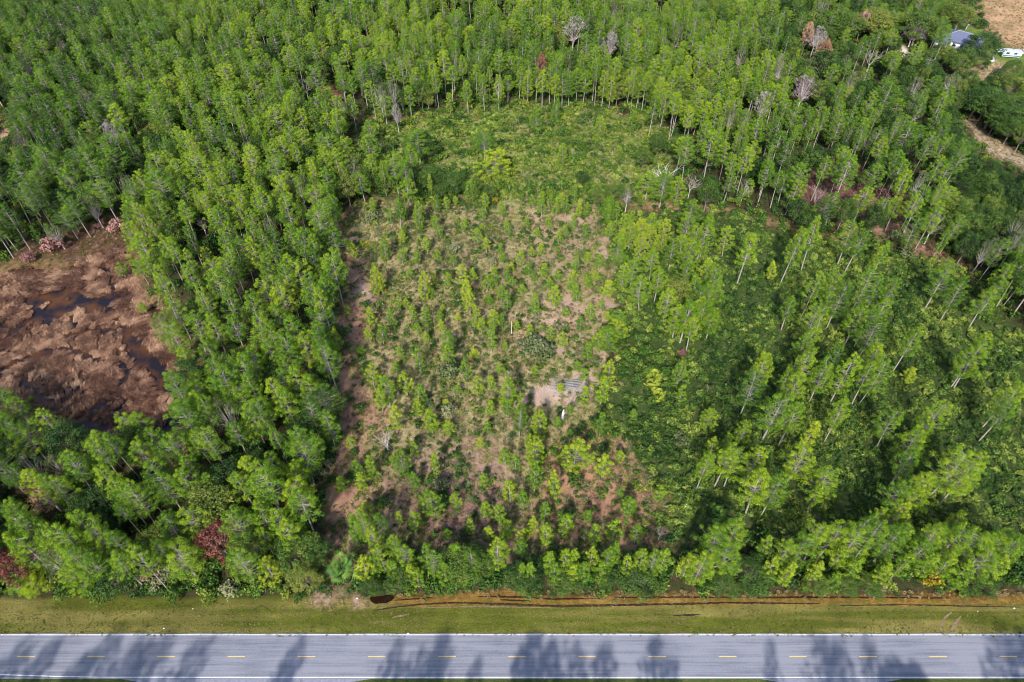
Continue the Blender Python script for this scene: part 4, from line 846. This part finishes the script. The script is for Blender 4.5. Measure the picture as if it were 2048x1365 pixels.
cover('meadow_scrub', lof+lob, pts_in([A_mead], .7, (), 2, 5, nf=lambda x, y: .1+1.5*fbm(x, y, .12, 72)), .4, 1.5, ft(.4, .95, 73, .12), 'light green scrub covering the meadow behind the clearing')
opn = (A_strip, A_lowdirt, A_lowdirt2, A_arc)
cover('meadow_bushes', lob+lop[:1], pts_in([A_mead], .05, (), 22, 5), .9, 2.2, ft(.3, .9, 173, .12), 'rounded bushes dotted over the upper meadow')
cover('clearing_scrub', lob[:2]+lop[:2]+lof[:1], pts_in([A_clear], .30, (A_strip, *STREAKS), 3, 4, nf=lambda x, y: np.clip((fbm(x, y, .13, 74)-.34)*5, .08, 1)), .5, 1.15, ft(.15, .75, 75), 'low mixed bushes dotting the clearing')
cover('pale_brush', lop, pts_in([A_clear], .34, (A_strip, *STREAKS), 4, 4, nf=lambda x, y: np.clip((fbm(x, y, .11, 76)-.4)*5, .05, 1)), .5, 1.3, ft(.2, .9, 77), 'pale grey-green brush scattered over the clearing')
cover('clearing_grass', gr+grg, pts_in([A_clear, A_mead], 1.7, tuple(STREAKS), 5, 4, nf=lambda x, y: np.clip((fbm(x, y, .2, 78)-.25)*3, .1, 1)), .6, 1.3, ft(.15, .9, 79, .15), 'dry and green grass tufts growing over the clearing')
forest = [[(-250, -110), (2300, -110), (2300, 1190), (-250, 1190)]]
cover('dead_brush', [bush(690+i, .9, .8, 80, .34, .05).mesh('dead_twigs', [M_pink]) for i in range(2)], pts_in([A_clear], .07, (), 23, 3, nf=lambda x, y: np.clip((fbm(x, y, .15, 174)-.3)*4, .05, 1)), .5, 1.3, ft(.3, 1, 175, .2), 'dead twiggy brush scattered over the clearing')
cover('forest_undergrowth', lob, pts_in(forest, .16, (A_clear, A_mead, A_field, A_marsh, A_bank, A_path, A_dirt, A_yard, A_sand, A_sand2, A_redwood, A_redleft, A_redtop, A_strip), 6), .6, 1.7, ft(.02, .5, 80), 'dark undergrowth on the floor of the pine woods')
cover('pink_undergrowth', [bush(680+i, 1.0, 1.3, 90, .3, .06).mesh('twiggy_bush', [M_pink]) for i in range(2)], pts_in([A_redwood, A_redleft, A_needles], .11, (), 7), .6, 1.6, ft(.1, .9, 81, .1), 'pinkish twiggy undergrowth between the pine trunks')
cover('roadside_thicket', lob+lof[:2], pts_in([[(-300,1100),(640,1100),(640,1196),(-300,1192)], [(735,1120),(2400,1090),(2400,1186),(1340,1182),(735,1188)]], .42, (), 8), .6, 1.6, ft(.15, .85, 82, .12), 'leafy thicket along the edge of the roadside wood')
cover('strip_weeds', grg+lob[:1]+gr[:1], pts_in([A_strip, A_lowdirt, A_lowdirt2, A_mid, A_upr], .5, (), 9, nf=lambda x, y: np.clip((fbm(x, y, .2, 83)-.38)*5, .04, 1)), .35, .9, ft(.2, .7, 84), 'weeds growing on the bare soil of the clearing')
cover('roadside_litter', gr, pts_in([A_edge, [(770,1184),(2300,1184),(2300,1200),(770,1198)]], 1.4, (), 10, .6), .5, 1.0, ft(.5, 1, 85), 'dry straw along the edge of the verge')
cover('verge_grass', gr+grg[:1], pts_in([[(-200,1206),(2300,1206),(2300,1268),(-200,1268)]], 3.5, (), 11, .3), .2, .45, ft(.2, .8, 86, .15), 'short mown grass on the verge between wood and road', z=-.02)
cover('road_edge_weeds', gr+grg[:1], pts_in([[(-300,1266),(2400,1266),(2400,1274),(-300,1274)]], 5, (), 24, .4, nf=lambda x, y: np.clip((fbm(x, y, .3, 176)-.3)*3, .1, 1)), .2, .5, ft(.2, .8, 177, .2), 'straggly grass creeping over the far edge of the road', z=-.0)
cover('field_straw', gr, pts_in([A_dirt, A_bank, A_tanleft, A_path, A_sand2], .5, (A_marsh,), 12, 4), .6, 1.2, ft(.3, .9, 87), 'dry straw and weeds on the bare field and pond bank')
# dead reeds in the pond lie combed in swirls, open water left between the mats
def swirl(X_, Y_, R):
    e = .5; f_ = lambda a, b: fbm(a, b, .085, 88, 2)
    gx = f_(X_+e, Y_)-f_(X_-e, Y_); gy = f_(X_, Y_+e)-f_(X_, Y_-e)
    return np.arctan2(gx, -gy)+R.normal(0, .3, len(X_))
rp_ = pts_in([A_marsh], 4.2, (), 13, 1.0); wm = water_mask(rp_[0], rp_[1]); 
band = np.abs(fbm(rp_[0], rp_[1], .16, 89)-.5) > .014
keep = (~wm | (rp_[2].random(len(wm)) < .006)) & (band | (rp_[2].random(len(wm)) < .015))
keep &= (vn(rp_[0], rp_[1]*1.3, .75, 401) > .26) | (vn(rp_[0], rp_[1], 1.9, 402) > .62)
rings = np.abs(((fbm(rp_[0], rp_[1], .085, 88, 2)*10) % 1)-.5) > .05; keep &= rings | (rp_[2].random(len(wm)) < .02)
cover('dead_reeds', reed, (rp_[0][keep], rp_[1][keep], rp_[2]), .6, 1.2, ft(.0, .85, 90, .3), 'brown dead reeds lying in swirled mats over the marsh pond', rotfn=swirl, z=-.42)

# ------------------------------------------------------------------ small things in the clearing
def box(mb, c, s, rz=0.0, val=.5, mi=0, tp=1.0):
    c = np.array(c, float); hx, hy, hz = s[0]/2, s[1]/2, s[2]/2
    V = np.array([[-hx, -hy, -hz], [hx, -hy, -hz], [hx, hy, -hz], [-hx, hy, -hz], [-hx*tp, -hy*tp, hz], [hx*tp, -hy*tp, hz], [hx*tp, hy*tp, hz], [-hx*tp, hy*tp, hz]])
    R = np.array([[math.cos(rz), -math.sin(rz), 0], [math.sin(rz), math.cos(rz), 0], [0, 0, 1]]); V = V@R.T+c
    mb.add(V, [[0, 3, 2, 1], [4, 5, 6, 7], [0, 1, 5, 4], [1, 2, 6, 5], [2, 3, 7, 6], [3, 0, 4, 7]], val, mi)
M_log = solid('weathered_logs', (.15,.145,.15), .85, .3, 3, .3)
x0, y0 = [float(q) for q in unproj(1137, 771)]
for i in range(5):
    mb = MB(); L_ = 6.6-.4*abs(i-2); tube(mb, [[-L_/2, 0, 0], [0, .04, 0], [L_/2, -.03, 0]], [.2, .18, .16], 8)
    V = mb.v[0]; mb.add(np.vstack([V[:4], V[-4:]]), [[3, 2, 1, 0], [4, 5, 6, 7]], .5)
    o = obj('log', mb.mesh('log', [M_log])); o.location = (x0+R0.uniform(-.3, .3)-.1*i, y0+(i-2)*.5, .2); o.rotation_euler = (0, 0, .16+R0.normal(0, .02))
    nth = ['front', 'second from the front', 'middle', 'second from the back', 'back'][i]
    o['label'] = 'weathered grey log lying in the row on pale soil, the '+nth+' one'; o['category'] = 'log'; o['group'] = 'grey logs laid side by side'
x0, y0 = [float(q) for q in unproj(1124, 838)]
mb = MB(); tube(mb, [[0, 0, -.2], [.05, .1, .9], [.25, .5, 1.9], [.35, .7, 2.5]], [.42, .30, .24, .08], 8)
tube(mb, [[.1, .2, 1.2], [.7, .3, 1.9]], [.14, .04], 5)
o = obj('tree_stump', mb.mesh('stump', [M_white])); o.location = (x0, y0, 0); o['label'] = 'pale broken stump standing below the stacked grey logs'; o['category'] = 'stump'
x0, y0 = [float(q) for q in unproj(1023, 668)]
mb = MB(); tube(mb, [[0, 0, -.2], [.03, 0, 2], [.0, .05, 4.3]], [.14, .11, .07], 7); tube(mb, [[0, 0, 2.6], [.3, .1, 3]], [.05, .02], 4)
o = obj('dead_snag', mb.mesh('snag', [M_bare])); o.location = (x0, y0, 0); o['label'] = 'thin grey branchless snag standing upright in the middle of the clearing'; o['category'] = 'dead tree'
# leaning dead trunks: upper left wood
x0, y0 = [float(q) for q in unproj(196, 342)]
mb = MB(); tube(mb, [[0, 0, -.2], [.1, .2, 7], [-.2, .3, 14]], [.2, .15, .06], 7)
for k in range(7): tube(mb, [[0, .2, 8+k*.8], [math.cos(k*2.4)*.8, math.sin(k*2.4)*.8, 8.3+k*.8]], [.05, .015], 4)
o = obj('dead_snag', mb.mesh('snag', [M_white])); o.location = (x0, y0, 0); o['label'] = 'tall bleached branchless trunk in the wood left of the top'; o['label'] = 'tall bleached dead trunk in the upper left wood'; o['category'] = 'dead tree'
# muddy puddle on the verge
M_pud = solid('puddle_water', (.012,.005,.003), .08, .3, 1, 0, .6)
cx, cy = [float(q) for q in unproj(762, 1200)]
P = [(cx+math.cos(a)*2.1*(1+.18*math.sin(3*a)), cy+math.sin(a)*.85*(1+.2*math.sin(2*a+1))) for a in np.linspace(0, 6.283, 25)[:-1]]
o = sheet('puddle', [P], -.02, M_pud); o['kind'] = 'structure'
for v in o.data.vertices: v.co.z = .03-.35*math.exp(-((cy-54.2)/1.3)**2)+.1
# pale litter scraps
M_litter = solid('white_litter', (.6,.6,.6), .6, .1, 3)
for i, (px, py, s, rel) in enumerate([(714,1197,.35,'beside the muddy puddle'),(816,1268,.45,'at the road edge below the puddle'),(2028,1217,.35,'on the right end of the verge'),(1955,1223,.2,'on the verge right of the curved tyre marks'),(386,1218,.2,'on the left verge below the red maple'),(328,1257,.3,'near the road edge on the left verge')]):
    x0, y0 = [float(q) for q in unproj(px, py)]; mb = MB(); box(mb, (0, 0, .06), (s, s*.6, .12), R0.uniform(0, 3), .5, 0, .75); box(mb, (s*.3, s*.2, .04), (s*.6, s*.35, .08), R0.uniform(0, 3), .5, 0, .6)
    o = obj('litter_scrap', mb.mesh('litter', [M_litter])); o.location = (x0, y0, 0); o['label'] = 'small white scrap of litter '+rel; o['category'] = 'litter'; o['group'] = 'litter on the verge'

# ------------------------------------------------------------------ house, camper, shed and yard things in the far right corner
M_roof = solid('dark_blue_shingles', (.085,.095,.155), .75, .25, 2.5, .3)
M_ridge = solid('pale_ridge_caps', (.22,.23,.30), .8, .1, 3)
M_wall = solid('white_siding', (.55,.56,.58), .6, .08, 2)
M_glass = solid('window_glass', (.03,.04,.05), .1, .1, 1, 0, .8)
M_teal = solid('teal_trim', (.02,.17,.15), .5, .1, 2)
M_door = solid('painted_door', (.30,.12,.08), .5, .1, 2)
M_white2 = solid('white_panels', (.36,.38,.39), .5, .12, 1)
hx, hy = [float(q) for q in unproj(1918, 92)]
def quad_obj(name, V, Fs, mat, parent, th=0):
    me = bpy.data.meshes.new(name); me.from_pydata(V, [], Fs); me.materials.append(mat); me.update(); o = bpy.data.objects.new(name, me); o.parent = parent; COL.objects.link(o); return o
def hip(parent, w, d, z, rise, ov=.6, rid=None, name='roof'):
    a, b = w/2+ov, d/2+ov; rl = max(a-b, .3)
    V = [(-a, -b, z), (a, -b, z), (a, b, z), (-a, b, z), (-rl, 0, z+rise), (rl, 0, z+rise), (-a, -b, z-.2), (a, -b, z-.2), (a, b, z-.2), (-a, b, z-.2)]
    o = quad_obj(name, V, [(0, 1, 5, 4), (1, 2, 5), (2, 3, 4, 5), (3, 0, 4), (0, 6, 7, 1), (1, 7, 8, 2), (2, 8, 9, 3), (3, 9, 6, 0), (9, 8, 7, 6)], M_roof, parent)
    mb = MB()
    for p, q in ((4, 5), (0, 4), (3, 4), (1, 5), (2, 5)): tube(mb, [np.array(V[p])+[0, 0, .03], np.array(V[q])+[0, 0, .05]], [.13, .13], 4)
    r = obj('ridge_cap', mb.mesh('ridge', [M_ridge]), o); return o
he = bpy.data.objects.new('house', None); COL.objects.link(he); he.location = (hx, hy, 0); he.rotation_euler = (0, 0, -.75)
he['label'] = 'white single-storey house with dark blue hipped roof among trees'; he['category'] = 'house'
mb = MB(); box(mb, (0, 0, 1.5), (15, 10, 3)); obj('wall', mb.mesh('walls', [M_wall]), he)
hip(he, 15, 10, 3.0, 2.7)
mb = MB(); box(mb, (-5.2, -7.4, 1.35), (5, 5, 2.7)); obj('wing_wall', mb.mesh('walls', [M_wall]), he)
V = [(-8.2, -10.4, 2.75), (-2.2, -10.4, 2.75), (-2.2, -3, 2.75), (-8.2, -3, 2.75), (-5.2, -8, 4.3), (-5.2, -1.5, 4.3)]
quad_obj('wing_roof', V, [(0, 1, 4), (1, 2, 5, 4), (3, 0, 4, 5), (3, 2, 1, 0)], M_roof, he)
for (cx_, cy_, rz_, w_) in ((-1, -5.03, 0, 1.3), (2, -5.03, 0, 1.3), (5.2, -5.03, 0, 1.8), (-7.53, 1.5, math.pi/2, 1.3), (-5.2, -9.93, 0, 1.6), (7.53, 0, math.pi/2, 1.4)):
    mb = MB(); box(mb, (0, 0, 0), (w_+.16, .08, 1.36)); o = obj('window', mb.mesh('frame', [M_white2]), he); o.location = (cx_, cy_, 1.6); o.rotation_euler = (0, 0, rz_)
    mb = MB(); box(mb, (0, 0, 0), (w_, .12, 1.2)); obj('pane', mb.mesh('pane', [M_glass]), o)
mb = MB(); box(mb, (0, 0, 0), (1.0, .1, 2.1)); o = obj('door', mb.mesh('door', [M_door]), he); o.location = (.5+3.1, -5.05, 1.06)
mb = MB(); box(mb, (.38, -.08, 0), (.1, .08, .1)); obj('handle', mb.mesh('handle', [M_white2]), o)
# camper
cx_, cy_ = [float(q) for q in unproj(2018, 115)]
ce = bpy.data.objects.new('camper', None); COL.objects.link(ce); ce.location = (cx_, cy_, 0); ce.rotation_euler = (0, 0, -.18); ce['label'] = 'white boxy camper with teal end panel parked right of the house'; ce['category'] = 'camper'
def prism(mb, prof, w0, w1):
    n = len(prof); V = [(a, w0, b) for a, b in prof]+[(a, w1, b) for a, b in prof]
    mb.add(V, [[i, (i+1) % n, n+(i+1) % n, n+i] for i in range(n)], .5)
    for k in range(1, n-2, 2): mb.add([V[0], V[k], V[k+1], V[k+2]], [[3, 2, 1, 0]], .5); mb.add([V[n], V[n+k], V[n+k+1], V[n+k+2]], [[0, 1, 2, 3]], .5)
mb = MB(); prism(mb, [(-3.6, .6), (3.2, .6), (3.8, 1.5), (3.6, 3.0), (-3.3, 3.1), (-3.7, 2.6)], -1.25, 1.25); obj('body', mb.mesh('body', [M_white2]), ce)
mb = MB(); box(mb, (-3.75, 0, 1.7), (.1, 2.3, 1.9)); obj('end_panel', mb.mesh('end', [M_teal]), ce)
mb = MB(); box(mb, (0, -1.28, 1.1), (6.6, .05, .35)); obj('stripe', mb.mesh('stripe', [M_teal]), ce)
for xx in (-1.8, 1.2):
    mb = MB(); box(mb, (0, 0, 0), (1.2, .06, .7)); o = obj('window', mb.mesh('w', [M_glass]), ce); o.location = (xx, -1.27, 2.1)
for xx in (-2.2, 2.2):
    for yy in (-1.15, 1.15):
        mb = MB(); tube(mb, [[0, -.12, 0], [0, .12, 0]], [.38, .38], 12); tube(mb, [[0, -.13, 0], [0, .13, 0]], [.05, .05], 6); o = obj('wheel', mb.mesh('tyre', [solid('rubber', (.02,.02,.02), .8, .1)]), ce); o.location = (xx, yy, .38)
mb = MB(); box(mb, (.5, 0, 3.25), (.9, .8, .3)); obj('roof_vent', mb.mesh('vent', [M_white2]), ce)
# small white canopy with a bent gutter run
gx_, gy_ = [float(q) for q in unproj(1994, 112)]
ge = bpy.data.objects.new('garden_canopy', None); COL.objects.link(ge); ge.location = (gx_, gy_, 0); ge['label'] = 'small white pointed canopy between house and camper'; ge['category'] = 'canopy'
quad_obj('canopy_top', [(-1.4, -1.4, 2.2), (1.4, -1.4, 2.2), (1.4, 1.4, 2.2), (-1.4, 1.4, 2.2), (0, 0, 3.1), (0, 0, 2.25)], [(0, 1, 4), (1, 2, 4), (2, 3, 4), (3, 0, 4), (1, 0, 5), (2, 1, 5), (3, 2, 5), (0, 3, 5)], M_white2, ge)
for a in (-1.25, 1.25):
    for b in (-1.25, 1.25):
        mb = MB(); tube(mb, [[a, b, 0], [a, b, 2.2]], [.04, .04], 5); obj('leg', mb.mesh('leg', [M_white2]), ge)
bx_, by_ = [float(q) for q in unproj(1988, 122)]
mb = MB(); box(mb, (0, 1.2, .35), (.7, 4.0, .7), -.4, .5, 0, .8); box(mb, (-1.6, -1.2, .35), (2.2, .7, .7), .2, .5, 0, .8)
o = obj('bent_white_trough', mb.mesh('trough', [M_white2])); o.location = (bx_, by_, 0); o['label'] = 'long white bent trough lying on the sand below the canopy'; o['category'] = 'trough'
# post north of the house, and white car corner at the picture's edge
px_, py_ = [float(q) for q in unproj(1930, 62)]
mb = MB(); box(mb, (0, 0, 1.2), (.35, .35, 2.4)); box(mb, (0, 0, 2.6), (1.3, .9, .5), .3, .5, 0, .7)
o = obj('well_post', mb.mesh('post', [M_white2])); o.location = (px_, py_, 0); o['label'] = 'white post with small pitched cap on the lawn behind the house'; o['category'] = 'post'
vx, vy = [float(q) for q in unproj(2046, 108)]
ve = bpy.data.objects.new('parked_car', None); COL.objects.link(ve); ve.location = (vx+1.2, vy, 0); ve['label'] = "white car parked beyond the camper at the photo's right edge"; ve['category'] = 'car'
mb = MB(); prism(mb, [(-2.2, .35), (2.2, .35), (2.25, .9), (1.2, 1.0), (-2.1, 1.0), (-2.3, .8)], -.88, .88); prism(mb, [(-1.9, 1.0), (1.1, 1.0), (.5, 1.45), (-1.4, 1.5)], -.75, .75); obj('body', mb.mesh('carbody', [M_white2]), ve)
mb = MB(); box(mb, (-.4, 0, 1.23), (2.3, 1.54, .3)); obj('windows', mb.mesh('carglass', [M_glass]), ve)
for xx in (-1.4, 1.4):
    for yy in (-.85, .85):
        mb = MB(); tube(mb, [[0, -.1, 0], [0, .1, 0]], [.33, .33], 12); o = obj('wheel', mb.mesh('tyre', [bpy.data.materials['rubber']]), ve); o.location = (xx, yy, .33)
# teal sheeted shed glimpsed through the far trees
sx_, sy_ = [float(q) for q in unproj(1568, 14)]
se = bpy.data.objects.new('shed', None); COL.objects.link(se); se.location = (sx_, sy_, 0); se.rotation_euler = (0, 0, .3); se['label'] = 'teal and white shed half hidden by the far trees'; se['category'] = 'shed'
mb = MB(); box(mb, (0, 0, 1.5), (9, 6, 3)); obj('wall', mb.mesh('sw', [M_white2]), se)
quad_obj('roof', [(-4.8, -3.3, 2.95), (4.8, -3.3, 2.95), (4.8, 3.3, 2.95), (-4.8, 3.3, 2.95), (-4.8, 0, 4.3), (4.8, 0, 4.3)], [(0, 1, 5, 4), (2, 3, 4, 5), (1, 2, 5), (3, 0, 4), (3, 2, 1, 0)], M_teal, se)
mb = MB(); box(mb, (0, -3.03, 1.2), (2.4, .1, 2.3)); obj('door', mb.mesh('sd', [M_teal]), se)
